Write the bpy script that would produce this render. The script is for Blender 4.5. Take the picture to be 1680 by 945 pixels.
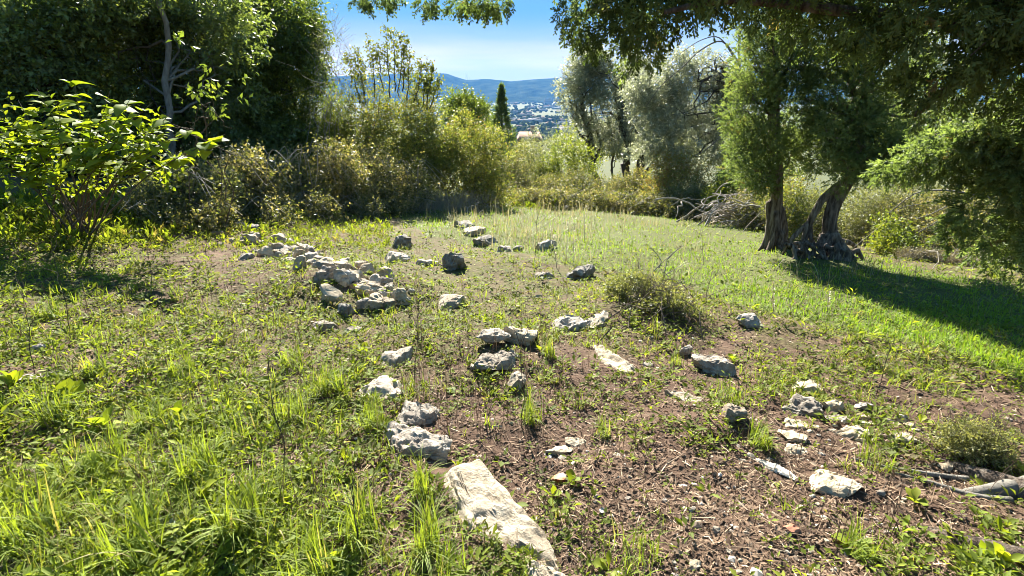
import bpy, bmesh, math
import numpy as np
from mathutils import Vector

for _o in list(bpy.data.objects):
    bpy.data.objects.remove(_o)
SC = bpy.context.scene
COL = SC.collection
rng = np.random.default_rng(11)
R = math.radians

# ------------------------------------------------------------------ camera
CAM_H, FPX, PITCH = 1.6, 900.0, R(19.7)
cam_d = bpy.data.cameras.new("camera")
cam_d.sensor_width = 36.0
cam_d.lens = FPX / 1680 * 36
cam_d.clip_start, cam_d.clip_end = 0.05, 30000
cam = bpy.data.objects.new("camera", cam_d)
COL.objects.link(cam)
cam.location = (0, 0, CAM_H)
cam.rotation_euler = (math.pi / 2 - PITCH, 0, 0)
SC.camera = cam

# ------------------------------------------------------------------ world, sun, exposure
SUN_EL, SUN_AZ = R(35), R(-9)          # azimuth measured from the view direction (+y), negative = to the left
world = bpy.data.worlds.new("World")
SC.world = world
world.use_nodes = True
wn = world.node_tree
bg = wn.nodes["Background"]
sky = wn.nodes.new("ShaderNodeTexSky")
sky.sky_type = 'NISHITA'
sky.sun_disc = False
sky.sun_elevation = SUN_EL
sky.sun_rotation = SUN_AZ
sky.altitude = 100
sky.air_density = 1.0
sky.dust_density = 0.35
sky.ozone_density = 2.0
# even out the sky's range, then a thin veil of pale cloud low over the horizon
gam = wn.nodes.new("ShaderNodeGamma")
gam.inputs[1].default_value = .2
wn.links.new(sky.outputs[0], gam.inputs[0])
mul = wn.nodes.new("ShaderNodeMix"); mul.data_type = 'RGBA'; mul.blend_type = 'MULTIPLY'
mul.inputs[0].default_value = 1
mul.inputs[7].default_value = (.245, .60, 1.02, 1)
wn.links.new(gam.outputs[0], mul.inputs[6])
wtc = wn.nodes.new("ShaderNodeTexCoord")
wmp = wn.nodes.new("ShaderNodeMapping"); wmp.inputs["Scale"].default_value = (1.6, 1.6, 14)
wn.links.new(wtc.outputs["Generated"], wmp.inputs[0])
wnz = wn.nodes.new("ShaderNodeTexNoise"); wnz.inputs["Scale"].default_value = 1.7; wnz.inputs["Detail"].default_value = 6
wn.links.new(wmp.outputs[0], wnz.inputs["Vector"])
wsx = wn.nodes.new("ShaderNodeSeparateXYZ"); wn.links.new(wtc.outputs["Generated"], wsx.inputs[0])
wmr = wn.nodes.new("ShaderNodeMapRange"); wmr.interpolation_type = 'SMOOTHSTEP'
wmr.inputs[1].default_value, wmr.inputs[2].default_value = .13, .03
wmr.inputs[3].default_value, wmr.inputs[4].default_value = 0, 1
wn.links.new(wsx.outputs[2], wmr.inputs[0])
wm2 = wn.nodes.new("ShaderNodeMapRange")
wm2.inputs[1].default_value, wm2.inputs[2].default_value = .38, .62
wm2.inputs[3].default_value, wm2.inputs[4].default_value = .6, 1
wn.links.new(wnz.outputs[0], wm2.inputs[0])
wmm = wn.nodes.new("ShaderNodeMath"); wmm.operation = 'MULTIPLY'
wn.links.new(wmr.outputs[0], wmm.inputs[0]); wn.links.new(wm2.outputs[0], wmm.inputs[1])
wmx = wn.nodes.new("ShaderNodeMix"); wmx.data_type = 'RGBA'
wn.links.new(wmm.outputs[0], wmx.inputs[0]); wn.links.new(mul.outputs[2], wmx.inputs[6])
wmx.inputs[7].default_value = (2.35, 2.0, 1.7, 1)
wn.links.new(wmx.outputs[2], bg.inputs[0])
bg.inputs[1].default_value = 0.1
sun_d = bpy.data.lights.new("sun", 'SUN')
sun_d.energy = 5.0
sun_d.angle = R(0.5)
sun_d.color = (1.0, 0.955, 0.88)
sun = bpy.data.objects.new("sun", sun_d)
COL.objects.link(sun)
sdir = Vector((math.sin(SUN_AZ) * math.cos(SUN_EL), math.cos(SUN_AZ) * math.cos(SUN_EL), math.sin(SUN_EL)))
sun.rotation_euler = sdir.to_track_quat('Z', 'Y').to_euler()
sun.location = (0, 0, 30)
vs = SC.view_settings
vs.view_transform = 'Standard'
vs.look = 'None'
vs.exposure = 2.46
vs.gamma = 1.0
vs.use_curve_mapping = False
SC.render.engine = 'CYCLES'
cy = SC.cycles
cy.max_bounces = 8
cy.diffuse_bounces = 6
cy.glossy_bounces = 2
cy.transmission_bounces = 4
cy.transparent_max_bounces = 4
cy.caustics_reflective = cy.caustics_refractive = False
cy.use_denoising = True
cy.pixel_filter_type = 'BLACKMAN_HARRIS'
cy.filter_width = .95
cy.sample_clamp_indirect = 6.0

# ------------------------------------------------------------------ small maths
def nrm(a):
    return a / np.maximum(np.linalg.norm(a, axis=-1, keepdims=True), 1e-9)

def _hash(ix, iy, iz, seed):
    h = (ix * 374761393 + iy * 668265263 + iz * 1274126177 + seed * 974634541) & 0xFFFFFFFF
    h = ((h ^ (h >> 13)) * 1274126177) & 0xFFFFFFFF
    h = ((h ^ (h >> 16)) * 2246822519) & 0xFFFFFFFF
    return ((h ^ (h >> 15)) & 0xFFFFFF) / 8388607.5 - 1.0

def vnoise(P, seed=0):
    P = np.asarray(P, float)
    F = np.floor(P)
    I = F.astype(np.int64)
    f = P - F
    f = f * f * (3 - 2 * f)
    out = 0
    for dx in (0, 1):
        wx = f[..., 0] if dx else 1 - f[..., 0]
        for dy in (0, 1):
            wy = f[..., 1] if dy else 1 - f[..., 1]
            for dz in (0, 1):
                wz = f[..., 2] if dz else 1 - f[..., 2]
                out = out + wx * wy * wz * _hash(I[..., 0] + dx, I[..., 1] + dy, I[..., 2] + dz, seed)
    return out

def n2(x, y, s, seed=0):
    x = np.asarray(x, float); y = np.asarray(y, float)
    return vnoise(np.stack([x / s, y / s, np.full_like(x, seed * 7.31 + .5)], -1), seed)

def fbm(P, seed=0, o=4):
    v, a = 0, .5
    for k in range(o):
        v = v + a * vnoise(P * 2.03 ** k, seed + k)
        a *= .5
    return v

def sstep(a, b, x):
    t = np.clip((np.asarray(x, float) - a) / (b - a), 0, 1)
    return t * t * (3 - 2 * t)

# ------------------------------------------------------------------ terrain height
_HY = np.array([-400, -60, -10, 0, 3, 6, 10, 16, 24, 34, 60, 120, 250, 450, 900, 20000], float)
_HZ = np.array([30, 6, .6, 0, -.2, -.5, -1.0, -1.8, -2.9, -4.8, -12, -28, -60, -80, -84, -84], float)

def base_h(x, y):
    x = np.asarray(x, float); y = np.asarray(y, float)
    w = 0.35 + np.abs(y) * .06
    H = sum(np.interp(y + k * w, _HY, _HZ) for k in (-1, -.5, 0, .5, 1)) / 5
    fade = 1 - sstep(60, 260, np.hypot(x, y))
    c = np.where(x < 0, -0.05 * np.minimum(-x, 20) * -1, -0.055 * np.minimum(x, 30))
    bank = .7 * sstep(3.0, 9.0, -x) * sstep(4, 9, y)
    return H + (c + bank) * fade

MOUNDS = []          # (x, y, radius, height)

def hz(x, y):
    x = np.asarray(x, float); y = np.asarray(y, float)
    d = np.hypot(x, y)
    h = base_h(x, y)
    near = 1 - sstep(10, 30, d)
    h = h + .07 * n2(x, y, 1.5, 1) * (1 - sstep(30, 80, d))
    h = h + near * (.03 * n2(x, y, .45, 2) + .02 * n2(x, y, .17, 3)) + .007 * n2(x, y, .06, 4) * (1 - sstep(3.5, 7, d))
    for mx, my, r, a in MOUNDS:
        h = h + a * np.exp(-((x - mx) ** 2 + (y - my) ** 2) / (r * r))
    return h

CP, SP = math.cos(PITCH), math.sin(PITCH)

def rays(px, py):
    px = np.asarray(px, float); py = np.asarray(py, float)
    X = (px - 840) / FPX
    Y = (472.5 - py) / FPX
    return np.stack([X, CP + SP * Y, -SP + CP * Y], -1)

def ground_pts(px, py, fine=True):
    """points of the hillside seen at photo pixels (px, py)"""
    D = rays(px, py)
    lo = np.full(D.shape[:-1], .6)
    t = lo.copy()
    hit = np.zeros(D.shape[:-1], bool)
    hi = np.full(D.shape[:-1], 40.0)
    for k in range(150):
        tn = .6 * (60 / .6) ** ((k + 1) / 150)
        below = CAM_H + D[..., 2] * tn < base_h(D[..., 0] * tn, D[..., 1] * tn)
        new = below & ~hit
        hi = np.where(new, tn, hi)
        lo = np.where(hit | new, lo, tn)
        hit |= below
    for _ in range(18):
        m = (lo + hi) / 2
        b = CAM_H + D[..., 2] * m < base_h(D[..., 0] * m, D[..., 1] * m)
        hi = np.where(b, m, hi)
        lo = np.where(b, lo, m)
    x, y = D[..., 0] * hi, D[..., 1] * hi
    z = hz(x, y) if fine else base_h(x, y)
    return np.stack([x, y, z], -1), hit

def G(px, py):
    p, _ = ground_pts(np.array([px]), np.array([py]))
    return p[0]

def P(px, py, d):
    """a point d metres ahead (along +y) in the direction of photo pixel (px, py)"""
    r = rays(px, py)
    return np.array([0, 0, CAM_H]) + r * (d / r[1])

def mpp(p):
    """metres per photo pixel at point p"""
    p = np.asarray(p, float)
    return (p[1] * CP - (p[2] - CAM_H) * SP) / FPX

def proj(p):
    p = np.asarray(p, float)
    dz = p[..., 2] - CAM_H
    dep = p[..., 1] * CP - dz * SP
    up = p[..., 1] * SP + dz * CP
    dep = np.where(dep < .05, .05, dep)
    return 840 + FPX * p[..., 0] / dep, 472.5 - FPX * up / dep

# ------------------------------------------------------------------ mesh and object helpers
def link(o):
    COL.objects.link(o)
    return o

class Geo:
    """collects vertices and faces (arrays of equal-sided faces) for ONE mesh"""
    def __init__(s):
        s.V, s.F, s.M, s.Rn, s.n = [], [], [], [], 0

    def add(s, V, F, mat=0, rnd=None):
        V = np.asarray(V, float).reshape(-1, 3)
        F = np.asarray(F, np.int64)
        s.V.append(V)
        s.F.append(F + s.n)
        s.M.append(np.full(len(F), mat, np.int32))
        s.Rn.append(np.broadcast_to(np.asarray(.5 if rnd is None else rnd, float), (len(V),)).copy())
        s.n += len(V)
        return s

    def mesh(s, name, mats, origin=(0, 0, 0), smooth=True):
        V = np.concatenate(s.V) - np.asarray(origin, float)
        me = bpy.data.meshes.new(name)
        me.vertices.add(len(V))
        me.vertices.foreach_set("co", V.astype(np.float32).ravel())
        loops = np.concatenate([f.ravel() for f in s.F]).astype(np.int32)
        tot = np.concatenate([np.full(len(f), f.shape[1], np.int32) for f in s.F])
        start = np.concatenate([[0], np.cumsum(tot)[:-1]]).astype(np.int32)
        me.loops.add(len(loops))
        me.loops.foreach_set("vertex_index", loops)
        me.polygons.add(len(tot))
        me.polygons.foreach_set("loop_start", start)
        me.polygons.foreach_set("loop_total", tot)
        me.polygons.foreach_set("material_index", np.concatenate(s.M))
        me.polygons.foreach_set("use_smooth", np.full(len(tot), smooth, bool))
        at = me.attributes.new("rnd", 'FLOAT', 'POINT')
        at.data.foreach_set("value", np.concatenate(s.Rn).astype(np.float32))
        for m in mats:
            me.materials.append(m)
        me.update(calc_edges=True)
        return me

    def build(s, name, mats, parent=None, origin=(0, 0, 0), smooth=True):
        o = bpy.data.objects.new(name, s.mesh(name, mats, origin, smooth))
        link(o)
        if parent is not None:
            o.parent = parent
        else:
            o.location = origin
        return o

def tag(o, label, cat, group=None):
    o["label"] = label
    o["category"] = cat
    if group:
        o["group"] = group
    return o

def thing(name, label, cat, loc, group=None):
    o = bpy.data.objects.new(name, None)
    o.empty_display_size = .2
    o.location = tuple(float(v) for v in loc)
    return tag(link(o), label, cat, group)

def kind(o, k):
    o["kind"] = k
    return o

def frames(D, N):
    """matrices whose columns are side, along, normal"""
    D = nrm(D)
    S = np.cross(D, N)
    bad = np.linalg.norm(S, axis=-1) < 1e-4
    if bad.any():
        S[bad] = np.cross(D[bad], np.array([1., .3, .2]))
    S = nrm(S)
    N = np.cross(S, D)
    return np.stack([S, D, N], -1)

def rep(g, UV, UF, T, Mx, scale, mat=0, rnd=.5):
    """add a copy of the unit (UV, UF) at every T, turned by Mx and scaled per axis by scale (n,3)"""
    UV = np.asarray(UV, float); UF = np.asarray(UF, np.int64)
    n, m = len(T), len(UV)
    if n == 0:
        return
    V = np.einsum('nij,nmj->nmi', Mx, UV[None] * scale[:, None, :]) + T[:, None, :]
    F = UF[None] + (np.arange(n) * m)[:, None, None]
    g.add(V.reshape(-1, 3), F.reshape(-1, UF.shape[1]), mat, np.repeat(np.broadcast_to(rnd, (n,)), m))

def tri(F):
    return np.array(F)

# unit leaves: along +y, width along x, face normal +z
U_DIAMOND = (np.array([[0, 0, 0], [.5, .45, .12], [0, 1, 0], [-.5, .45, .12]]), tri([[0, 1, 2], [0, 2, 3]]))
U_OVATE = (np.array([[0, 0, 0], [.42, .28, .10], [.40, .62, .06], [0, 1, -.12], [-.40, .62, .06], [-.42, .28, .10], [0, .5, 0]]),
           tri([[0, 1, 6], [1, 2, 6], [2, 3, 6], [3, 4, 6], [4, 5, 6], [5, 0, 6]]))
U_TRI = (np.array([[-.12, 0, 0], [.5, .5, .1], [-.3, 1, 0]]), tri([[0, 1, 2]]))
U_LANCE = (np.array([[0, 0, 0], [.5, .5, .1], [0, 1, -.1], [-.5, .5, .1]]), tri([[0, 1, 2], [0, 2, 3]]))

def u_blade(bend, n=4, w=1.0):
    t = np.linspace(0, 1, n + 1)
    a = bend * t
    y = np.cumsum(np.concatenate([[0], np.sin(a[1:])])) / n     # leans towards +y
    z = np.cumsum(np.concatenate([[0], np.cos(a[1:])])) / n
    wd = .5 * w * (1 - t ** 2.2) + .02
    V = np.concatenate([np.stack([-wd, y, z], -1), np.stack([wd, y, z], -1)])
    F = [[i, n + 1 + i, n + 2 + i, i + 1] for i in range(n)]
    return V, np.array(F)

def yaw(a, lean=None):
    c, s = np.cos(a), np.sin(a)
    z = np.zeros_like(a); o = np.ones_like(a)
    return np.stack([np.stack([c, -s, z], -1), np.stack([s, c, z], -1), np.stack([z, z, o], -1)], -2)

def tube(g, path, rad, sides=6, mat=0, rnd=.5, gnarl=0., seed=0, cap=True):
    path = np.asarray(path, float)
    k = len(path)
    rad = np.broadcast_to(np.asarray(rad, float), (k,))
    T = nrm(np.gradient(path, axis=0))
    up = np.array([0, 0, 1.]) if abs(T[0, 2]) < .9 else np.array([1., 0, 0])
    A = [nrm(np.cross(T[0], up))]
    for i in range(1, k):
        a = A[-1] - T[i] * np.dot(A[-1], T[i])
        A.append(nrm(a))
    A = np.array(A)
    B = np.cross(T, A)
    th = np.arange(sides) * 2 * np.pi / sides
    ring = A[:, None] * np.cos(th)[None, :, None] + B[:, None] * np.sin(th)[None, :, None]
    r = np.repeat(rad[:, None], sides, 1)
    V = path[:, None] + ring * r[..., None]
    if gnarl:
        nn = fbm(V / max(rad.max() * 1.4, 1e-3) * np.array([1, 1, .45]), seed, 3)
        V = path[:, None] + ring * (r * (1 + gnarl * nn))[..., None]
    V = V.reshape(-1, 3)
    i = np.arange(k - 1)[:, None] * sides
    j = np.arange(sides)[None]
    jn = (j + 1) % sides
    F = np.stack([i + j, i + jn, i + sides + jn, i + sides + j], -1).reshape(-1, 4)
    g.add(V, F, mat, rnd)
    if cap:
        b0 = g.n - len(V)
        g.add(path[:1] - T[:1] * rad[0] * .2, np.zeros((0, 3), int), mat, rnd)
        g.F.append(np.array([[b0 + (q + 1) % sides, b0 + q, g.n - 1] for q in range(sides)]))
        g.M.append(np.full(sides, mat, np.int32))
        b = g.n - len(V) - 1
        c = np.array([path[-1] + T[-1] * rad[-1] * .4])
        g.add(c, np.zeros((0, 3), int), mat, rnd)
        ci = g.n - 1
        o = (k - 1) * sides
        g.F.append(np.array([[b + o + q, b + o + (q + 1) % sides, ci] for q in range(sides)]))
        g.M.append(np.full(sides, mat, np.int32))

def curve_pts(ctrl, n=10):
    """Catmull-Rom through control points"""
    c = np.asarray(ctrl, float)
    c = np.concatenate([[2 * c[0] - c[1]], c, [2 * c[-1] - c[-2]]])
    out = []
    m = len(c) - 3
    for i in range(m):
        p0, p1, p2, p3 = c[i:i + 4]
        t = np.linspace(0, 1, max(2, n // m + 1))[:, None]
        q = .5 * (2 * p1 + (p2 - p0) * t + (2 * p0 - 5 * p1 + 4 * p2 - p3) * t ** 2 + (-p0 + 3 * p1 - 3 * p2 + p3) * t ** 3)
        out.append(q if i == m - 1 else q[:-1])
    return np.concatenate(out)

def wander(a, b, n, amp, lift=0., r=rng):
    """a wobbling path from a to b; lift bows the middle upwards"""
    a = np.asarray(a, float); b = np.asarray(b, float)
    L = np.linalg.norm(b - a)
    t = np.linspace(0, 1, n)[:, None]
    p = a + (b - a) * t
    w = np.cumsum(r.normal(0, 1, (n, 3)), 0)
    w = w - w[0] - (w[-1] - w[0]) * t
    p = p + w * amp * L / math.sqrt(n)
    p[:, 2] += lift * L * (4 * t * (1 - t))[:, 0]
    return p

# ------------------------------------------------------------------ materials
def mat_new(name):
    m = bpy.data.materials.new(name)
    m.use_nodes = True
    nt = m.node_tree
    nt.nodes.clear()
    out = nt.nodes.new("ShaderNodeOutputMaterial")
    return m, nt, out

def ramp(nt, stops):
    r = nt.nodes.new("ShaderNodeValToRGB")
    e = r.color_ramp.elements
    while len(e) < len(stops):
        e.new(.5)
    for el, (p, c) in zip(e, stops):
        el.position = p
        el.color = (*c, 1)
    return r

def noise_n(nt, scale, detail=5, rough=.6, coord=None):
    n = nt.nodes.new("ShaderNodeTexNoise")
    n.inputs["Scale"].default_value = scale
    n.inputs["Detail"].default_value = detail
    n.inputs["Roughness"].default_value = rough
    if coord is not None:
        nt.links.new(coord, n.inputs["Vector"])
    return n

def leaf_mat(name, stops, trans=.4, tcol=(1.25, 1.2, .55), rough=.5, spec=.35):
    """leaf: coloured by the per-leaf random value, partly translucent"""
    m, nt, out = mat_new(name)
    L = nt.links.new
    at = nt.nodes.new("ShaderNodeAttribute")
    at.attribute_name = "rnd"
    rp = ramp(nt, stops)
    L(at.outputs["Fac"], rp.inputs[0])
    geo = nt.nodes.new("ShaderNodeNewGeometry")
    nz = noise_n(nt, 9.0, 2, .5, geo.outputs["Position"])
    hs = nt.nodes.new("ShaderNodeHueSaturation")
    mr = nt.nodes.new("ShaderNodeMapRange")
    mr.inputs[1].default_value, mr.inputs[2].default_value = .3, .7
    mr.inputs[3].default_value, mr.inputs[4].default_value = .8, 1.2
    L(nz.outputs[0], mr.inputs[0])
    L(mr.outputs[0], hs.inputs["Value"])
    L(rp.outputs[0], hs.inputs["Color"])
    p = nt.nodes.new("ShaderNodeBsdfPrincipled")
    p.inputs["Roughness"].default_value = rough
    p.inputs["Specular IOR Level"].default_value = spec
    L(hs.outputs[0], p.inputs["Base Color"])
    t = nt.nodes.new("ShaderNodeBsdfTranslucent")
    mx = nt.nodes.new("ShaderNodeMix")
    mx.data_type = 'RGBA'
    mx.blend_type = 'MULTIPLY'
    mx.inputs[0].default_value = 1
    L(hs.outputs[0], mx.inputs[6])
    mx.inputs[7].default_value = (*tcol, 1)
    L(mx.outputs[2], t.inputs[0])
    ms = nt.nodes.new("ShaderNodeMixShader")
    ms.inputs[0].default_value = trans
    L(p.outputs[0], ms.inputs[1])
    L(t.outputs[0], ms.inputs[2])
    L(ms.outputs[0], out.inputs[0])
    return m

def rough_mat(name, stops, scale=8, rough=.9, bump=.4, bdist=.02, detail=8, stretch=None, spec=.15, noise_rough=.62, second=None, objrand=False):
    """matt surface: noise-mixed colours and bump, in object space"""
    m, nt, out = mat_new(name)
    L = nt.links.new
    tc = nt.nodes.new("ShaderNodeTexCoord")
    co = tc.outputs["Object"]
    if stretch:
        mp = nt.nodes.new("ShaderNodeMapping")
        mp.inputs["Scale"].default_value = stretch
        L(co, mp.inputs[0])
        co = mp.outputs[0]
    nz = noise_n(nt, scale, detail, noise_rough, co)
    rp = ramp(nt, stops)
    L(nz.outputs[0], rp.inputs[0])
    p = nt.nodes.new("ShaderNodeBsdfPrincipled")
    p.inputs["Roughness"].default_value = rough
    p.inputs["Specular IOR Level"].default_value = spec
    col = rp.outputs[0]
    if objrand:
        oi = nt.nodes.new("ShaderNodeObjectInfo")
        hv = nt.nodes.new("ShaderNodeHueSaturation")
        m1 = nt.nodes.new("ShaderNodeMapRange")
        m1.inputs[3].default_value, m1.inputs[4].default_value = .68, 1.15
        L(oi.outputs["Random"], m1.inputs[0])
        L(m1.outputs[0], hv.inputs["Value"])
        m2 = nt.nodes.new("ShaderNodeMath"); m2.operation = 'FRACT'
        m3 = nt.nodes.new("ShaderNodeMath"); m3.operation = 'MULTIPLY'; m3.inputs[1].default_value = 7.3
        L(oi.outputs["Random"], m3.inputs[0]); L(m3.outputs[0], m2.inputs[0])
        m4 = nt.nodes.new("ShaderNodeMapRange")
        m4.inputs[3].default_value, m4.inputs[4].default_value = .65, 1.1
        L(m2.outputs[0], m4.inputs[0]); L(m4.outputs[0], hv.inputs["Saturation"])
        L(col, hv.inputs["Color"])
        col = hv.outputs[0]
    if second:
        sc2, lo, hi, c2 = second
        nz2 = noise_n(nt, sc2, 6, .65, co)
        mr = nt.nodes.new("ShaderNodeMapRange")
        mr.inputs[1].default_value, mr.inputs[2].default_value = lo, hi
        L(nz2.outputs[0], mr.inputs[0])
        mx = nt.nodes.new("ShaderNodeMix")
        mx.data_type = 'RGBA'
        L(mr.outputs[0], mx.inputs[0])
        L(col, mx.inputs[6])
        mx.inputs[7].default_value = (*c2, 1)
        col = mx.outputs[2]
    L(col, p.inputs["Base Color"])
    if bump:
        b = nt.nodes.new("ShaderNodeBump")
        b.inputs["Strength"].default_value = bump
        b.inputs["Distance"].default_value = bdist
        nb = noise_n(nt, scale * 3, 9, .7, co)
        L(nb.outputs[0], b.inputs["Height"])
        L(b.outputs[0], p.inputs["Normal"])
    L(p.outputs[0], out.inputs[0])
    return m

M = {}
M['dark_leaf'] = leaf_mat('dark_evergreen_leaf', [(0, (.06, .088, .03)), (.5, (.11, .155, .047)), (.9, (.155, .21, .055)), (1, (.21, .25, .065))], .45, rough=.42, spec=.5)
M['ash_leaf'] = leaf_mat('pinnate_leaf', [(0, (.05, .08, .018)), (.6, (.10, .145, .027)), (1, (.20, .24, .04))], .5)
M['yellow_leaf'] = leaf_mat('yellowing_leaf', [(0, (.095, .12, .03)), (.5, (.175, .205, .045)), (.8, (.26, .265, .06)), (1, (.27, .18, .065))], .56)
M['lime_leaf'] = leaf_mat('lime_leaf', [(0, (.09, .13, .02)), (.5, (.14, .19, .025)), (1, (.26, .28, .04))], .5)
M['mulberry_leaf'] = leaf_mat('broad_lime_leaf', [(0, (.11, .165, .018)), (.5, (.17, .225, .025)), (1, (.26, .30, .035))], .52, (1.55, 1.45, .4), rough=.6, spec=.2)
M['olive_leaf'] = leaf_mat('olive_leaf', [(0, (.14, .16, .09)), (.5, (.27, .29, .19)), (1, (.42, .43, .33))], .48, (1.1, 1.1, .8), rough=.42, spec=.5)
M['bramble_leaf'] = leaf_mat('bramble_leaf', [(0, (.055, .07, .022)), (.45, (.14, .155, .045)), (.75, (.23, .205, .085)), (1, (.36, .31, .17))], .5)
M['dry_leaf'] = leaf_mat('dry_scrub_leaf', [(0, (.10, .085, .045)), (.5, (.19, .16, .09)), (1, (.30, .26, .17))], .3)
M['scrub_leaf'] = leaf_mat('scrub_leaf', [(0, (.06, .075, .026)), (.5, (.15, .17, .06)), (1, (.27, .27, .12))], .48)
M['cypress_leaf'] = leaf_mat('cypress_scale_leaf', [(0, (.05, .074, .026)), (.5, (.13, .17, .058)), (.9, (.22, .265, .10)), (1, (.20, .15, .06))], .52, (1.2, 1.28, .6), rough=.6, spec=.25)
M['far_leaf'] = leaf_mat('far_foliage', [(0, (.04, .055, .025)), (1, (.09, .11, .045))], .2, rough=.9, spec=0)
M['weed_leaf'] = leaf_mat('weed_leaf', [(0, (.20, .17, .08)), (.12, (.09, .11, .025)), (.55, (.165, .215, .03)), (1, (.27, .31, .04))], .5, (1.35, 1.3, .4), rough=.65, spec=.15)
M['grass'] = leaf_mat('grass_blade', [(0, (.36, .30, .16)), (.18, (.20, .19, .06)), (.5, (.14, .19, .03)), (1, (.23, .29, .04))], .48, (1.35, 1.3, .45), rough=.6, spec=.2)
M['lawn'] = leaf_mat('meadow_grass_blade', [(0, (.34, .30, .15)), (.2, (.165, .19, .05)), (.55, (.12, .205, .026)), (1, (.195, .28, .03))], .45, (1.3, 1.35, .4), rough=.6, spec=.2)
M['dry_grass'] = leaf_mat('dry_grass_blade', [(0, (.17, .15, .08)), (.5, (.27, .24, .13)), (1, (.40, .36, .22))], .35, (1.1, 1.05, .8))
M['litter'] = leaf_mat('dead_litter', [(0, (.04, .024, .015)), (.5, (.12, .075, .046)), (.85, (.25, .175, .11)), (1, (.40, .32, .22))], .1, (1, 1, 1), rough=.8, spec=.15)
M['twig'] = rough_mat('twig_bark', [(.3, (.06, .045, .03)), (.7, (.16, .125, .09))], 14, bump=.3, bdist=.01)
M['pale_twig'] = rough_mat('bleached_twig', [(.3, (.20, .17, .13)), (.7, (.40, .36, .30))], 14, bump=.3, bdist=.01)
M['bark'] = rough_mat('cypress_bark', [(.34, (.045, .03, .022)), (.5, (.20, .155, .115)), (.66, (.40, .34, .27))], 5, bump=1.0, bdist=.09, stretch=(4.5, 4.5, .7), detail=12)
M['grey_bark'] = rough_mat('grey_bark', [(.3, (.09, .08, .065)), (.7, (.24, .22, .18))], 7, bump=.5, bdist=.02, stretch=(2.5, 2.5, .8))
M['dark_bark'] = rough_mat('dark_bark', [(.3, (.03, .025, .02)), (.7, (.09, .075, .06))], 7, bump=.5, bdist=.02, stretch=(2.5, 2.5, .8))
M['stone'] = rough_mat('weathered_limestone', [(.25, (.14, .105, .072)), (.42, (.30, .24, .17)), (.58, (.42, .35, .25)), (.8, (.54, .46, .35))], 11, bump=.9, bdist=.03, detail=12, second=(17, .56, .74, (.17, .135, .09)), objrand=True)
M['pale_stone'] = rough_mat('pale_limestone', [(.28, (.21, .165, .11)), (.5, (.45, .375, .27)), (.75, (.62, .54, .41))], 12, bump=.95, bdist=.03, detail=12, second=(16, .56, .74, (.26, .21, .145)), objrand=True)
M['ochre_stone'] = rough_mat('ochre_limestone', [(.25, (.22, .17, .105)), (.5, (.42, .34, .225)), (.8, (.56, .48, .35))], 12, bump=.7, bdist=.02, second=(12, .58, .74, (.13, .11, .08)))
M['dark_stone'] = rough_mat('lichened_stone', [(.25, (.08, .07, .055)), (.5, (.20, .18, .145)), (.75, (.42, .385, .32))], 12, bump=.8, bdist=.025)
M['red_clay'] = rough_mat('red_clay', [(.3, (.30, .12, .07)), (.7, (.42, .20, .12))], 10, bump=.3)
M['bleached_wood'] = rough_mat('bleached_wood', [(.3, (.40, .34, .25)), (.5, (.62, .56, .45)), (.75, (.72, .67, .57))], 6, bump=.5, bdist=.01, stretch=(1, 9, 9))

# ------------------------------------------------------------------ coverage of the ground, read from the photograph
_CX = np.arange(0, 1681, 120)
_CY = np.array([330, 418, 506, 594, 682, 770, 858, 946])
_COV = np.array([
    [.9, .9, .9, .8, .7, .8, .9, 1, 1, 1, 1, 1, 1, 1, 1],
    [1, 1, .9, .6, .85, 1, 1, 1, 1, 1, 1, 1, 1, 1, 1],
    [1, .9, .85, .9, .9, .95, 1, 1, .95, .9, .8, 1, 1, 1, 1],
    [.6, .75, .85, .95, .95, .9, .8, .65, .4, .42, .5, .65, .75, .85, .45],
    [.95, .95, .9, .85, .85, .6, .5, .4, .35, .3, .28, .35, .35, .45, .3],
    [.85, .85, .75, .7, .7, .5, .3, .28, .18, .13, .1, .15, .22, .3, .25],
    [.85, .85, .85, .8, .9, .7, .3, .14, .08, .08, .1, .13, .18, .24, .3],
    [.85, .85, .85, .85, .85, .7, .4, .2, .1, .08, .1, .13, .18, .24, .35]])

def cover(px, py):
    fx = np.clip(np.asarray(px) / 120, 0, 13.999)
    fy = np.clip((np.asarray(py) - 330) / 88, 0, 6.999)
    ix, iy = fx.astype(int), fy.astype(int)
    u, v = fx - ix, fy - iy
    return ((1 - u) * (1 - v) * _COV[iy, ix] + u * (1 - v) * _COV[iy, ix + 1] + (1 - u) * v * _COV[iy + 1, ix] + u * v * _COV[iy + 1, ix + 1])

LAWN = np.array([(790, 325), (1240, 335), (1420, 430), (1760, 490), (1900, 700), (1680, 628), (1540, 578), (1400, 548), (1200, 500), (1130, 465), (1000, 445), (900, 425), (700, 385), (640, 345)], float)

def in_poly(px, py, poly):
    inside = np.zeros(np.shape(px), bool)
    j = len(poly) - 1
    for i in range(len(poly)):
        xi, yi = poly[i]; xj, yj = poly[j]
        c = ((yi > py) != (yj > py)) & (px < (xj - xi) * (py - yi) / (yj - yi + 1e-12) + xi)
        inside ^= c
        j = i
    return inside

_p = G(1060, 520)
MOUNDS.append((_p[0], _p[1] + .2, .75, .16))
_p = G(800, 590)
MOUNDS.append((_p[0], _p[1] + .15, .5, .08))
_p = G(560, 470)
MOUNDS.append((_p[0], _p[1], .8, .12))
_p = G(1210, 705)
MOUNDS.append((_p[0] - .1, _p[1] + .1, .28, .08))
_p = G(1340, 425)
MOUNDS.append((_p[0], _p[1] + .2, 1.1, .16))

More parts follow.
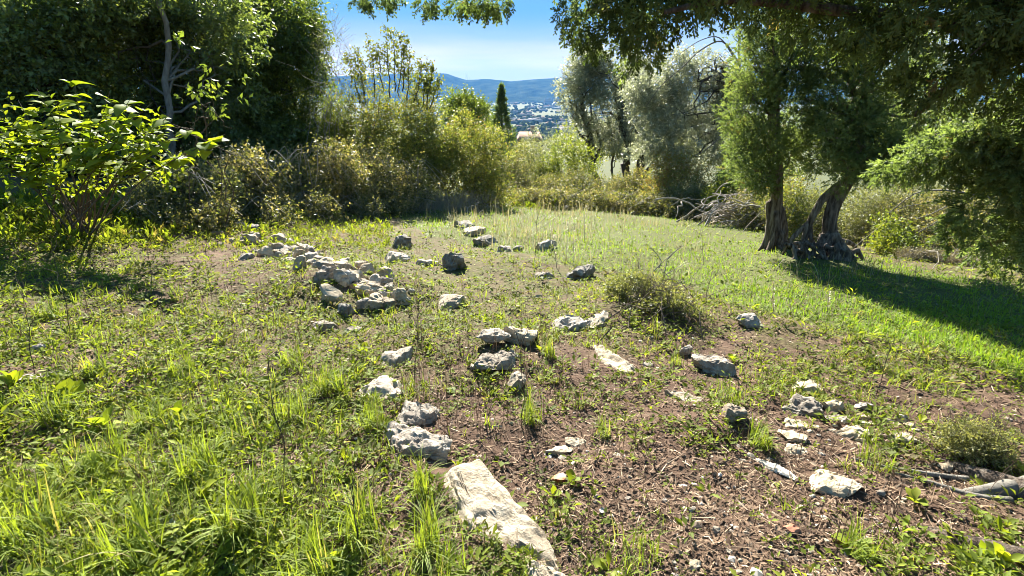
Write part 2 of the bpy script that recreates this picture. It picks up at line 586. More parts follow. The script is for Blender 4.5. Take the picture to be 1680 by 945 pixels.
# ------------------------------------------------------------------ the ground sheet
def make_ground():
    r1 = np.linspace(.35, 6, 150)
    r2 = 6 * (9500 / 6) ** (np.arange(1, 110) / 109)
    r = np.concatenate([r1, r2])
    a = np.concatenate([np.linspace(-62, 62, 280), np.linspace(66, 294, 40)])
    a = np.radians(a)
    X = r[:, None] * np.sin(a)[None]
    Y = r[:, None] * np.cos(a)[None]
    Z = hz(X, Y)
    nr, na = X.shape
    V = np.stack([X, Y, Z], -1).reshape(-1, 3)
    px, py = proj(np.stack([X, Y, Z], -1).reshape(-1, 3))
    cv = cover(px, py)
    lw = in_poly(px, py, LAWN) & (V[:, 1] > 1)
    far = sstep(20, 40, np.hypot(V[:, 0], V[:, 1]))
    gr = np.where(lw, 1.0, cv * .5)
    gr = np.clip(gr * (1 - far) + .8 * far, 0, 1)
    g = Geo()
    i = np.arange(nr - 1)[:, None] * na
    j = np.arange(na)[None]
    jn = (j + 1) % na
    F = np.stack([i + j, i + na + j, i + na + jn, i + jn], -1).reshape(-1, 4)
    g.add(V, F[:, ::-1], 0, gr)
    c = np.array([[0, 0, float(hz(0, 0))]])
    g.add(c, np.zeros((0, 3), int), 0, .2)
    ci = g.n - 1
    g.F.append(np.array([[q, (q + 1) % na, ci] for q in range(na)])[:, ::-1])
    g.M.append(np.zeros(na, np.int32))
    m, nt, out = mat_new('hillside_soil')
    L = nt.links.new
    tc = nt.nodes.new("ShaderNodeTexCoord")
    co = tc.outputs["Object"]
    n1 = noise_n(nt, 2.2, 8, .65, co)
    soil = ramp(nt, [(.3, (.036, .022, .015)), (.5, (.09, .056, .037)), (.62, (.14, .092, .06)), (.8, (.23, .165, .112))])
    nA = noise_n(nt, 17, 8, .75, co)
    mixf = nt.nodes.new("ShaderNodeMath"); mixf.operation = 'ADD'
    h1 = nt.nodes.new("ShaderNodeMath"); h1.operation = 'MULTIPLY'; h1.inputs[1].default_value = .4
    h2 = nt.nodes.new("ShaderNodeMath"); h2.operation = 'MULTIPLY'; h2.inputs[1].default_value = .6
    L(n1.outputs[0], h1.inputs[0]); L(nA.outputs[0], h2.inputs[0])
    L(h1.outputs[0], mixf.inputs[0]); L(h2.outputs[0], mixf.inputs[1])
    L(mixf.outputs[0], soil.inputs[0])
    n2_ = noise_n(nt, 30, 6, .7, co)
    moss = ramp(nt, [(.35, (.045, .05, .015)), (.55, (.085, .10, .025)), (.75, (.14, .16, .04))])
    L(n2_.outputs[0], moss.inputs[0])
    at = nt.nodes.new("ShaderNodeAttribute"); at.attribute_name = "rnd"
    n3 = noise_n(nt, 5, 5, .6, co)
    f = nt.nodes.new("ShaderNodeMath"); f.operation = 'ADD'
    L(at.outputs["Fac"], f.inputs[0]); L(n3.outputs[0], f.inputs[1])
    mr = nt.nodes.new("ShaderNodeMapRange")
    mr.inputs[1].default_value, mr.inputs[2].default_value = .75, 1.25
    mr.inputs[4].default_value = .85
    L(f.outputs[0], mr.inputs[0])
    mx = nt.nodes.new("ShaderNodeMix"); mx.data_type = 'RGBA'
    L(mr.outputs[0], mx.inputs[0]); L(soil.outputs[0], mx.inputs[6]); L(moss.outputs[0], mx.inputs[7])
    p = nt.nodes.new("ShaderNodeBsdfPrincipled")
    p.inputs["Roughness"].default_value = .95
    p.inputs["Specular IOR Level"].default_value = .1
    L(mx.outputs[2], p.inputs["Base Color"])
    b = nt.nodes.new("ShaderNodeBump")
    b.inputs["Strength"].default_value = .9
    b.inputs["Distance"].default_value = .03
    L(nA.outputs[0], b.inputs["Height"])
    L(b.outputs[0], p.inputs["Normal"])
    L(p.outputs[0], out.inputs[0])
    kind(g.build('ground', [m]), 'structure')

make_ground()

# ------------------------------------------------------------------ rocks
def rock_mesh(name, L, W, H, seed, mat, sub=4, bend=0., rough=.1, cuts=18, flat=.5):
    bm = bmesh.new()
    bmesh.ops.create_icosphere(bm, subdivisions=sub, radius=1)
    bm.verts.ensure_lookup_table()
    V = np.array([v.co[:] for v in bm.verts])
    F = np.array([[v.index for v in f.verts] for f in bm.faces])
    bm.free()
    r = np.random.default_rng(seed)
    off = r.uniform(-50, 50, 3)
    p = V * (1 + .32 * fbm(V * 1.1 + off, seed, 3))[:, None]
    for _ in range(cuts):
        n = nrm(r.normal(0, 1, 3))
        d = r.uniform(.42, .85)
        s = p @ n - d
        p = p - np.maximum(s, 0)[:, None] * n
    top = p[:, 2] - flat
    p[:, 2] -= np.maximum(top, 0) * .75
    p = p / np.abs(p).max(0)
    p = p * np.array([L / 2, W / 2, H])
    sc = (L * W * H) ** (1 / 3)
    q = p / sc * 2.2 + off
    d = fbm(q * 1.6, seed + 5, 5)
    ridg = 1 - np.abs(fbm(q * np.array([1, 1, 2.2]) * 1.3, seed + 9, 3)) * 3.2
    disp = rough * 1.15 * sc * (d * 1.25 - .5 * np.clip(ridg, 0, 1) ** 3)
    if sub > 3:
        w = vnoise(p / sc * 5.5 + off, seed + 3)
        disp = disp - rough * .1 * sc * np.clip(w - .1, 0, 1) ** 1.5 + rough * .2 * sc * fbm(p / sc * 8 + off, seed + 6, 4)
    p = p + nrm(V / np.array([L, W, H])) * disp[:, None]
    if bend:
        p[:, 1] += bend * L * ((p[:, 0] / (L / 2)) ** 2 - .4)
    g = Geo().add(p, F)
    me = g.mesh(name, [M[mat]])
    me.set_sharp_from_angle(angle=R(32))
    return me

_rk = [100]
FOOT = []       # footprints of the rocks: nothing grows through them

def rock(x0, y0, x1, y1, w, h, label, mat='stone', name='rock', cat='rock', group=None, sink=.42, sub=4, bend=0., rough=.1, lift=0., flat=.5, cuts=18, pts=None):
    """a rock whose long axis runs between two ground points; w = width / length, h = height / length"""
    _rk[0] += 1
    a, b = (G(x0, y0), G(x1, y1)) if pts is None else pts
    c = (a + b) / 2
    d = b - a
    L = float(np.hypot(d[0], d[1]))
    L = max(L, .03)
    if sub >= 4:
        L *= 1.1; w *= 1.1
        if h < .7:
            h *= .8
    me = rock_mesh(name, L, max(L * w, .02), L * h * .74, _rk[0] * 13, mat, sub, bend, rough, cuts, flat)
    o = link(bpy.data.objects.new(name, me))
    o.location = (c[0], c[1], float(hz(c[0], c[1])) + L * h * .74 * (.5 - sink) + lift)
    o.rotation_euler = (rng.normal(0, .08), -math.atan2(d[2], L) * .9, math.atan2(d[1], d[0]))
    FOOT.append((c[0], c[1], math.atan2(d[1], d[0]), L * .5, max(L * w, .02) * .5))
    return tag(o, label, cat, group)

rock(700, 722, 892, 924, .25, .15, "long pale limestone slab running diagonally through bare soil", 'pale_stone', sub=5, bend=.05, rough=.08, sink=.36, flat=.45, cuts=6)
rock(868, 915, 945, 985, .55, .3, "blunt pale rock below the lower end of the long slab", 'pale_stone', sub=5)
rock(630, 724, 742, 720, .74, .34, "cracked grey ledge stone just above the long slab", 'stone', sub=5, rough=.13, flat=.35)
rock(648, 692, 724, 660, .85, .36, "layered grey stone leaning on the cracked ledge", 'stone', sub=5, rough=.14)
rock(592, 646, 670, 628, .7, .35, "whitish knobbly rock among grass above the ledge stones", 'pale_stone', rough=.13)
rock(630, 594, 684, 574, .6, .34, "white sharp edged rock alone in grass", 'pale_stone')
rock(775, 602, 856, 594, .7, .30, "broad flat rock at the front of the stacked rocks", 'stone', sub=5, rough=.12)
rock(784, 575, 838, 570, .6, .28, "thin grey rock wedged on the stacked rocks", 'stone', lift=.05, rough=.13)
rock(815, 570, 878, 558, .75, .45, "rounded tan rock at the back of the stacked rocks", 'ochre_stone', sub=5, lift=.02)
rock(836, 632, 858, 620, .7, .8, "small upright pale stone in front of the stacked rocks", 'pale_stone')
rock(900, 538, 965, 530, .5, .3, "crumbly pale rock beside the green shrub mound", 'pale_stone', rough=.15)
rock(966, 536, 998, 524, .5, .3, "small pale stone next to the crumbly rock", 'pale_stone')
rock(968, 566, 1056, 612, .34, .16, "flat elongated light slab bedded in brown soil", 'pale_stone', sub=5, rough=.1, flat=.35)
rock(1136, 592, 1220, 614, .62, .46, "solid grey boulder with shaded front on bare slope", 'stone', sub=5, rough=.11)
rock(1118, 578, 1134, 572, .7, .6, "tiny white stone behind the solid grey boulder", 'pale_stone', sub=3)
rock(1092, 640, 1164, 668, .5, .20, "sloping cream slab half buried in soil", 'pale_stone', sub=5, flat=.35)
rock(1176, 694, 1228, 690, .75, .62, "grey block under a grass tuft on the step", 'stone', sub=5)
rock(1322, 800, 1398, 796, .7, .18, "flat yellowish stone near the bleached stick", 'ochre_stone', sub=5)
rock(896, 734, 938, 722, .5, .30, "pale wedge stone, lower of a pair on soil", 'ochre_stone')
rock(918, 712, 962, 706, .6, .25, "white flat stone, upper of a pair on soil", 'pale_stone')
rock(1302, 672, 1352, 664, .8, .62, "chunky pale rock on top of the stony step", 'stone', sub=5, rough=.12)
rock(1346, 668, 1380, 664, .7, .5, "brownish stone right behind the chunky pale rock", 'ochre_stone')
rock(1282, 690, 1326, 694, .7, .38, "tan block below the chunky pale rock", 'ochre_stone')
rock(1298, 640, 1344, 632, .6, .35, "light stone uphill of the chunky pale rock", 'ochre_stone')
rock(1280, 716, 1334, 722, .6, .26, "flat layered tan stone in the stony step", 'ochre_stone', rough=.13)
rock(1282, 738, 1322, 738, .7, .32, "tan stone at the foot of the stony step", 'ochre_stone')
rock(1362, 704, 1436, 708, .55, .24, "wide smooth ochre stone in the stony step", 'ochre_stone', sub=5)
rock(1352, 684, 1398, 684, .45, .22, "thin ledge stone above the wide smooth stone", 'stone')
rock(1404, 690, 1432, 688, .5, .25, "small ochre stone beside the thin ledge stone", 'ochre_stone')
rock(1456, 716, 1508, 728, .55, .30, "ochre stone with dark crack at the far end of the step", 'ochre_stone')
rock(1440, 682, 1468, 686, .4, .3, "narrow white stone at the mouth of a burrow", 'pale_stone')
rock(1476, 686, 1490, 680, .8, .6, "small round white stone by the burrow", 'pale_stone', sub=3)
rock(1496, 700, 1520, 708, .35, .3, "thin pale chip below the burrow", 'pale_stone', sub=3)
rock(1408, 668, 1430, 662, .6, .4, "grey chip among weeds above the step", 'stone', sub=3)
rock(1542, 766, 1562, 762, .7, .4, "light stone in front of the wiry bush", 'pale_stone', sub=3)
rock(1216, 540, 1242, 534, .7, .55, "white stone lying at the edge of the green lawn", 'pale_stone')
rock(-6, 572, 34, 562, .7, .45, "pale stone against the left edge of the grass", 'pale_stone')
rock(46, 580, 80, 574, .75, .52, "grey blue stone next to a thin dark stalk", 'stone')
rock(8, 634, 70, 626, .5, .3, "low grey rock shaded by broad grass leaves", 'stone')
rock(66, 622, 116, 616, .5, .22, "flat grey rock beside the low shaded rock", 'stone')
rock(640, 406, 671, 404, .8, .75, "dark pitted boulder standing in meadow grass", 'dark_stone', rough=.14)
rock(727, 444, 763, 440, .7, .95, "tall dark boulder with shaded front face in meadow", 'dark_stone', rough=.13)
rock(632, 437, 668, 431, .7, .48, "pale boulder between the two dark boulders", 'pale_stone')
rock(690, 440, 722, 436, .6, .36, "low pale stone left of the tall dark boulder", 'pale_stone')
rock(720, 503, 760, 494, .7, .45, "tan stone at the lower edge of the meadow", 'stone')
rock(928, 455, 972, 450, .6, .46, "black and white lichened rock by dried stalks", 'dark_stone', rough=.14)
rock(880, 456, 908, 452, .6, .36, "small pale rock left of the lichened rock", 'stone')
rock(886, 411, 908, 405, .7, .5, "white stone farther up behind dried stalks", 'pale_stone')
rock(842, 413, 854, 410, .8, .6, "little dark stone alone in the meadow", 'dark_stone', sub=3)
for i, (a, b, c_, d_, nm) in enumerate([(748, 376, 772, 372, "topmost"), (766, 388, 792, 383, "second"), (786, 399, 812, 393, "third"), (820, 414, 838, 410, "lowest")]):
    rock(a, b, c_, d_, .6, .42, nm + " stone of the broken line of rocks crossing the meadow", 'stone' if i % 2 else 'dark_stone', group="broken line of rocks in the meadow")

_q0 = [(800, 820, 'long pale slab'), (690, 700, 'cracked ledge stone'), (825, 580, 'stacked rocks'), (1180, 600, 'solid grey boulder'), (1340, 690, 'stony step'), (1070, 510, 'green shrub mound'),
       (560, 470, 'rubble heap'), (950, 448, 'lichened rock'), (120, 360, 'big lime bush'), (60, 575, 'grey blue stone'), (262, 762, 'large pale leaf'), (1275, 770, 'bleached piece of wood'), (1655, 803, 'thick root'),
       (1600, 735, 'wiry bush'), (1012, 590, 'elongated light slab'), (655, 585, 'white sharp edged rock'), (930, 720, 'pair of stones'), (1130, 650, 'sloping cream slab'), (745, 430, 'tall dark boulder'), (460, 700, 'tall thin dark stalk'), (1170, 875, 'round grey stone'), (925, 778, 'reddish fallen leaf'), (400, 880, 'broad bladed grass tuft'), (1405, 905, 'star shaped rosette'), (40, 625, 'low shaded rock'), (540, 640, 'fountain like tuft')]
MARKS = [(G(x, y), n) for x, y, n in _q0]

def beside(p):
    """where a small thing lies, told by the nearest landmark of the clearing"""
    d = [math.hypot(p[0] - q[0], p[1] - q[1]) for q, _ in MARKS]
    i = int(np.argmin(d))
    q, n = MARKS[i]
    dx, dy = p[0] - q[0], p[1] - q[1]
    how = ('right of' if dx > 0 else 'left of') if abs(dx) > abs(dy) else ('behind' if dy > 0 else 'in front of')
    return ('close ' if d[i] < .45 else 'some way ') + how + ' the ' + n

# the rubble heap: named stones, then the small ones nothing tells apart
rock(516, 484, 558, 474, .7, .55, "dark fronted boulder in the middle of the rubble heap", 'stone', sub=5, rough=.13)
rock(552, 516, 584, 508, .8, .75, "dark rounded boulder at the front of the rubble heap", 'dark_stone', sub=5)
rock(516, 535, 552, 528, .7, .5, "white boulder below the dark rounded boulder", 'pale_stone', sub=5)
rock(566, 535, 594, 530, .6, .45, "pinkish grey stone at the bottom of the rubble heap", 'stone')
rock(585, 506, 612, 500, .7, .7, "smooth grey block beside the dark rounded boulder", 'stone', cuts=14)
rock(584, 490, 632, 486, .7, .50, "broad tan boulder on the right of the rubble heap", 'ochre_stone', sub=5)
rock(622, 473, 652, 470, .8, .65, "round boulder at the upper right of the rubble heap", 'stone')
rock(637, 502, 668, 496, .8, .75, "pointed tan boulder at the right end of the rubble heap", 'ochre_stone', sub=5)
rock(482, 430, 506, 428, .7, .8, "pyramid shaped tan stone on top of the rubble heap", 'ochre_stone', cuts=14)
rock(458, 444, 490, 440, .7, .5, "pale boulder on the left of the rubble heap", 'pale_stone')
rock(500, 452, 534, 446, .7, .45, "grey boulder behind the dark fronted boulder", 'stone')
rock(452, 394, 488, 398, .6, .4, "grey slab at the upper end of the rubble heap", 'stone')
rock(392, 396, 424, 392, .6, .4, "pinkish stone uphill of the rubble heap", 'pale_stone')
rock(344, 384, 372, 382, .6, .4, "grey stone in shade under the brambles", 'stone')
rock(390, 432, 416, 428, .7, .5, "white stone on the bare patch left of the rubble", 'pale_stone')
_line = np.array([(400, 388), (450, 400), (485, 418), (515, 445), (560, 470), (605, 490), (655, 498)], float)
for k in range(110):
    t = rng.uniform(0, len(_line) - 1.001)
    q = _line[int(t)] * (1 - t % 1) + _line[int(t) + 1] * (t % 1) + rng.normal(0, 1, 2) * np.array([19, 9])
    s = rng.uniform(10, 18) + max(0, t - 1) * rng.uniform(1, 5)
    an = rng.uniform(-.4, .6)
    rock(q[0] - s / 2, q[1] - s * an * .3, q[0] + s / 2, q[1] + s * an * .3, rng.uniform(.6, .9), rng.uniform(.45, .75),
         "%s %s stone loose at the %s of the rubble heap" % ('larger' if s > 20 else 'small', ['grey', 'pale', 'grey', 'tan'][k % 4], ['upper left end', 'upper part', 'middle', 'middle', 'lower part', 'lower right end'][int(t)]), ['stone', 'pale_stone', 'stone', 'ochre_stone'][k % 4], name='rubble_stone', cat='stone',
         group="loose stones of the rubble heap", sub=3, rough=.14, lift=rng.uniform(0, .03))
for k in range(26):
    q = np.array([rng.uniform(1230, 1500), rng.uniform(690, 760)])
    q[1] = 690 + (q[0] - 1230) * .08 + rng.uniform(-25, 45)
    s = rng.uniform(6, 17)
    rock(q[0], q[1], q[0] + s, q[1] + rng.uniform(-3, 3), .7, .4, "small %s stone of the step, " % ['tan', 'pale'][k % 2] + beside(G(q[0], q[1])), ['ochre_stone', 'pale_stone'][k % 2],
         name='step_stone', cat='stone', group="small stones round the step", sub=3)
for k in range(70):
    q = np.array([rng.uniform(960, 1480), rng.uniform(760, 960)])
    if k % 3 == 0:
        q = np.array([rng.uniform(150, 1000), rng.uniform(470, 760)])
    s = rng.uniform(5, 13)
    rock(q[0], q[1], q[0] + s, q[1] + rng.uniform(-3, 3), .75, .5, "little %s stone on soil " % ['tan', 'pale', 'grey'][k % 3] + beside(G(q[0], q[1])), ['ochre_stone', 'pale_stone', 'stone'][k % 3],
         name='loose_stone', cat='stone', group="little loose stones on the soil", sub=2, sink=.25)
rock(1166, 876, 1180, 874, .85, .7, "round grey stone alone on bare earth", 'pale_stone', sub=3, sink=.2)
rock(1130, 934, 1150, 930, .85, .7, "round tan stone near the bottom of the bare earth", 'ochre_stone', sub=3, sink=.2)
rock(1280, 880, 1308, 878, .7, .35, "reddish clay fragment on brown soil", 'red_clay', name='clay_fragment', cat='fragment', sub=3, sink=.2)
rock(1234, 750, 1322, 796, .20, .07, "long bleached piece of wood lying on the soil", 'bleached_wood', name='driftwood', cat='wood piece', sub=5, sink=.1, rough=.1)
rock(1210, 750, 1226, 754, .5, .3, "white chip next to the bleached piece of wood", 'pale_stone', sub=3)

for _x, _y, _l, _w in [(1272, 418, .42, .3), (1325, 428, .5, .32), (1372, 438, .5, .36)]:
    _q = G(_x, _y)
    FOOT.append((_q[0], _q[1], 0., _l, _w))

# ------------------------------------------------------------------ ground cover (nobody could count it)
def clear(p, k=.74):
    ok = np.ones(len(p), bool)
    for x, y, a, l, w in FOOT:
        dx, dy = p[:, 0] - x, p[:, 1] - y
        u = dx * math.cos(a) + dy * math.sin(a); v = dy * math.cos(a) - dx * math.sin(a)
        ok &= (u / (l * k)) ** 2 + (v / (w * k)) ** 2 > 1
    return ok

def sample(n, x0, x1, y0, y1):
    px = rng.uniform(x0, x1, n); py = rng.uniform(y0, y1, n)
    p, hit = ground_pts(px, py)
    ok = hit & (p[:, 1] < 45) & clear(p)
    return px[ok], py[ok], p[ok]

def make_litter():
    g = Geo()
    px, py, p = sample(62000, -300, 2000, 400, 1080)
    keep = rng.random(len(px)) < (1.05 - .75 * cover(px, py)) * np.where(in_poly(px, py, LAWN), .15, 1)
    p = p[keep]
    n = len(p)
    D = nrm(np.stack([rng.normal(0, 1, n), rng.normal(0, 1, n), rng.normal(0, .22, n)], -1))
    N = nrm(np.stack([rng.normal(0, .5, n), rng.normal(0, .5, n), np.ones(n)], -1))
    d = np.linalg.norm(p, axis=1)
    L = rng.uniform(.015, .07, n) * (1 + .06 * d)
    W = rng.uniform(.0022, .006, n) * (1 + .10 * d)
    stick = (np.array([[-.5, 0, 0], [.5, 0, 0], [.35, 1, 0], [-.35, 1, 0], [0, .5, .6]]), np.array([[0, 1, 4], [1, 2, 4], [2, 3, 4], [3, 0, 4]]))
    rep(g, *stick, p + np.array([0, 0, .004]) - D * L[:, None] * .5, frames(D, N), np.stack([W, L, W], -1), 0, np.clip(rng.normal(.5, .25, n), 0, 1))
    # curled dead leaves
    px, py, p = sample(9000, -300, 2000, 380, 1060)
    n = len(p)
    a = rng.uniform(0, 6.28, n)
    D = nrm(np.stack([np.cos(a), np.sin(a), rng.normal(.1, .25, n)], -1))
    N = nrm(np.stack([rng.normal(0, .5, n), rng.normal(0, .5, n), np.ones(n)], -1))
    L = rng.uniform(.012, .035, n) * (1 + .05 * np.linalg.norm(p, axis=1))
    rep(g, *U_OVATE, p + np.array([0, 0, .006]), frames(D, N), np.stack([L * .7, L, L * 1.2], -1), 0, np.clip(rng.normal(.45, .2, n), 0, 1))
    # long pale straws lying about
    px, py, p = sample(6500, -300, 2000, 400, 1060)
    n = len(p)
    a = rng.uniform(0, 6.28, n)
    D = nrm(np.stack([np.cos(a), np.sin(a), rng.normal(.03, .12, n)], -1))
    d = np.linalg.norm(p, axis=1)
    V, F = u_blade(.6, 3)
    V = V[:, [0, 2, 1]]
    rep(g, V, F, p + np.array([0, 0, .008]), frames(D, np.tile([0, 0, 1.], (n, 1)) + rng.normal(0, .3, (n, 3))), np.stack([rng.uniform(.002, .004, n) * (1 + .1 * d), rng.uniform(.05, .16, n), rng.uniform(-.05, .08, n)], -1), 0, np.clip(rng.normal(.66, .16, n), 0, 1))
    kind(g.build('litter', [M['litter']]), 'stuff')

make_litter()

def make_gravel():
    g = Geo()
    bm = bmesh.new(); bmesh.ops.create_icosphere(bm, subdivisions=1, radius=1)
    V = np.array([v.co[:] for v in bm.verts]); F = np.array([[v.index for v in f.verts] for f in bm.faces]); bm.free()
    px, py, p = sample(5200, -200, 1900, 430, 1040)
    w = .35 + 1.2 * np.exp(-(((px - 1180) / 230) ** 2 + ((py - 860) / 130) ** 2)) + .8 * np.exp(-(((px - 1330) / 180) ** 2 + ((py - 700) / 60) ** 2)) + .7 * np.exp(-(((px - 440) / 110) ** 2 + ((py - 420) / 50) ** 2))
    w = w * np.where(in_poly(px, py, LAWN), .1, 1)
    k = rng.random(len(p)) < w * .8
    p = p[k]; n = len(p)
    d = np.linalg.norm(p, axis=1)
    s = rng.lognormal(-5.2, .5, n)[:, None] * (1 + .12 * d)[:, None] * rng.uniform(.6, 1.2, (n, 3)) * np.array([1, 1, .7])
    for j in range(4):
        q = np.arange(n) % 4 == j
        U = V * (1 + .25 * vnoise(V * 2 + j * 9, j))[:, None]
        rep(g, U, F, p[q] + np.array([0, 0, .001]), yaw(rng.uniform(0, 6.28, q.sum())), s[q], 0, rng.random(q.sum()))
    m = leaf_mat('gravel_stone', [(0, (.13, .10, .075)), (.5, (.28, .24, .19)), (1, (.48, .43, .36))], 0, rough=.9, spec=.1)
    kind(g.build('gravel', [m], smooth=False), 'stuff')

make_gravel()

def make_clods():
    g = Geo()
    bm = bmesh.new(); bmesh.ops.create_icosphere(bm, subdivisions=1, radius=1)
    V = np.array([v.co[:] for v in bm.verts]); F = np.array([[v.index for v in f.verts] for f in bm.faces]); bm.free()
    px, py, p = sample(5200, -200, 1900, 430, 1040)
    k = (rng.random(len(p)) < 1.1 - cover(px, py)) & ~in_poly(px, py, LAWN)
    p = p[k]; n = len(p)
    s = np.minimum(rng.lognormal(-4.75, .4, n), .016)[:, None] * (1 + .1 * np.linalg.norm(p, axis=1))[:, None] * rng.uniform(.7, 1.2, (n, 3)) * np.array([1.2, 1, .6])
    for j in range(4):
        q = np.arange(n) % 4 == j
        U = V * (1 + .5 * vnoise(V * 2.2 + j * 9, j))[:, None]
        rep(g, U, F, p[q], yaw(rng.uniform(0, 6.28, q.sum())), s[q], 0, rng.random(q.sum()))
    m = leaf_mat('soil_clod', [(0, (.035, .022, .015)), (.6, (.09, .06, .04)), (1, (.16, .115, .078))], 0, rough=.95, spec=.05)
    kind(g.build('soil_clods', [m], smooth=False), 'stuff')

make_clods()

def weed_unit(r, nl, spread, lf, wide=.42):
    V, F, o = [], [], 0
    for k in range(nl):
        a = k * 2.4 + r.uniform(-.4, .4)
        e = r.uniform(.1, .9)
        D = np.array([[math.cos(a) * math.cos(e), math.sin(a) * math.cos(e), math.sin(e)]])
        base = np.array([[math.cos(a) * spread * r.uniform(.1, 1), math.sin(a) * spread * r.uniform(.1, 1), r.uniform(.05, .7)]])
        L = r.uniform(.35, .75)
        Mx = frames(D, np.array([[0, 0, 1.]]) + r.normal(0, .3, (1, 3)))
        v = np.einsum('ij,mj->mi', Mx[0], lf[0] * np.array([L * wide * r.uniform(.7, 1.3), L, L])) + base
        V.append(v); F.append(lf[1] + o); o += len(v)
    return np.concatenate(V), np.concatenate(F)

def make_weeds():
    g = Geo()
    px, py, p = sample(64000, -350, 2050, 335, 1060)
    pat = n2(p[:, 0], p[:, 1], .55, 31) * .42 + n2(p[:, 0], p[:, 1], .17, 32) * .38
    lw = in_poly(px, py, LAWN)
    keep = rng.random(len(px)) < np.clip(cover(px, py) * .95 + pat * 1.15 - .13, 0.03, 1) * np.where(lw, .45, 1)
    p = p[keep]
    n = len(p)
    d = np.linalg.norm(p, axis=1)
    s = np.minimum(rng.lognormal(-3.68, .42, n), .055) * (1 + .17 * np.minimum(d, 12))
    tone = np.clip(.5 + .22 * n2(p[:, 0], p[:, 1], .8, 33) + rng.normal(0, .22, n), 0, 1)
    r = np.random.default_rng(5)
    for j in range(6):
        q = np.arange(n) % 6 == j
        u = weed_unit(r, [6, 7, 5, 8, 6, 9][j], [.5, .7, .3, .6, .9, .5][j], U_DIAMOND, [.36, .62, .3, .5, .72, .42][j])
        ss = s[q][:, None] * np.array([1, 1, [.8, .6, 1.3, .9, .5, 1.0][j]])
        rep(g, *u, p[q], yaw(rng.uniform(0, 6.28, q.sum())), ss, 0, tone[q])
    kind(g.build('weeds', [M['weed_leaf']]), 'stuff')

make_weeds()

def make_tall_weeds():
    g = Geo()
    px, py, p = sample(6200, -250, 640, 322, 410)
    keep = rng.random(len(px)) < .75 + .5 * n2(p[:, 0], p[:, 1], .9, 36) - .5 * np.exp(-(((px - 440) / 130) ** 2 + ((py - 415) / 26) ** 2))
    q_, _, p2 = sample(3600, 600, 1260, 316, 344)
    p = np.concatenate([p[keep], p2]); n = len(p)
    s = rng.lognormal(-2.9, .4, n) * np.where(p[:, 1] > 14, 1.5, 1)
    r = np.random.default_rng(6)
    for j in range(5):
        q = np.arange(n) % 5 == j
        u = weed_unit(r, [8, 10, 9, 11, 8][j], [.4, .5, .3, .6, .5][j], U_DIAMOND)
        rep(g, *u, p[q], yaw(rng.uniform(0, 6.28, q.sum())), s[q][:, None] * np.array([1, 1, [1.4, 1.8, 2.2, 1.2, 1.6][j]]), 0, np.clip(rng.normal(.38, .25, q.sum()), 0, 1))
    kind(g.build('undergrowth', [M['weed_leaf']]), 'stuff')

make_tall_weeds()

def blades(g, p, L, W, tone, bends=(.5, .9, 1.3, 1.7, 2.2), seg=4, ang=None):
    n = len(p)
    ang = rng.uniform(0, 6.28, n) if ang is None else ang
    which = rng.integers(0, len(bends), n)
    for j, b in enumerate(bends):
        q = which == j
        rep(g, *u_blade(b, seg), p[q], yaw(ang[q]), np.stack([W[q], L[q], L[q]], -1), 0, tone[q])

def make_grass():
    g = Geo()
    px, py, p = sample(11500, -350, 2050, 340, 1080)
    pat = n2(p[:, 0], p[:, 1], .6, 41) * .75 + n2(p[:, 0], p[:, 1], .2, 42) * .3
    keep = rng.random(len(px)) < np.clip(cover(px, py) * .85 + pat - .32, .015, 1) * np.where(in_poly(px, py, LAWN), .35, 1)
    p = p[keep]
    n = len(p)
    k = rng.integers(5, 17, n)
    idx = np.repeat(np.arange(n), k)
    d = np.linalg.norm(p, axis=1)[idx]
    c = p[idx] + rng.normal(0, 1, (len(idx), 3)) * np.array([.022, .022, 0]) * (1 + .05 * d)[:, None]
    Lt = rng.uniform(.04, .13, n)
    L = Lt[idx] * rng.uniform(.5, 1.25, len(idx)) * (1 + .03 * d)
    W = rng.uniform(.0022, .0045, len(idx)) * (1 + .13 * d)
    tone = np.clip(rng.normal(.62, .18, n)[idx] + rng.normal(0, .16, len(idx)), 0, 1)
    tone = np.where(rng.random(len(idx)) < .05, rng.uniform(0, .15, len(idx)), tone)
    blades(g, c, L, W, tone)
    kind(g.build('grass', [M['grass']]), 'stuff')

make_grass()

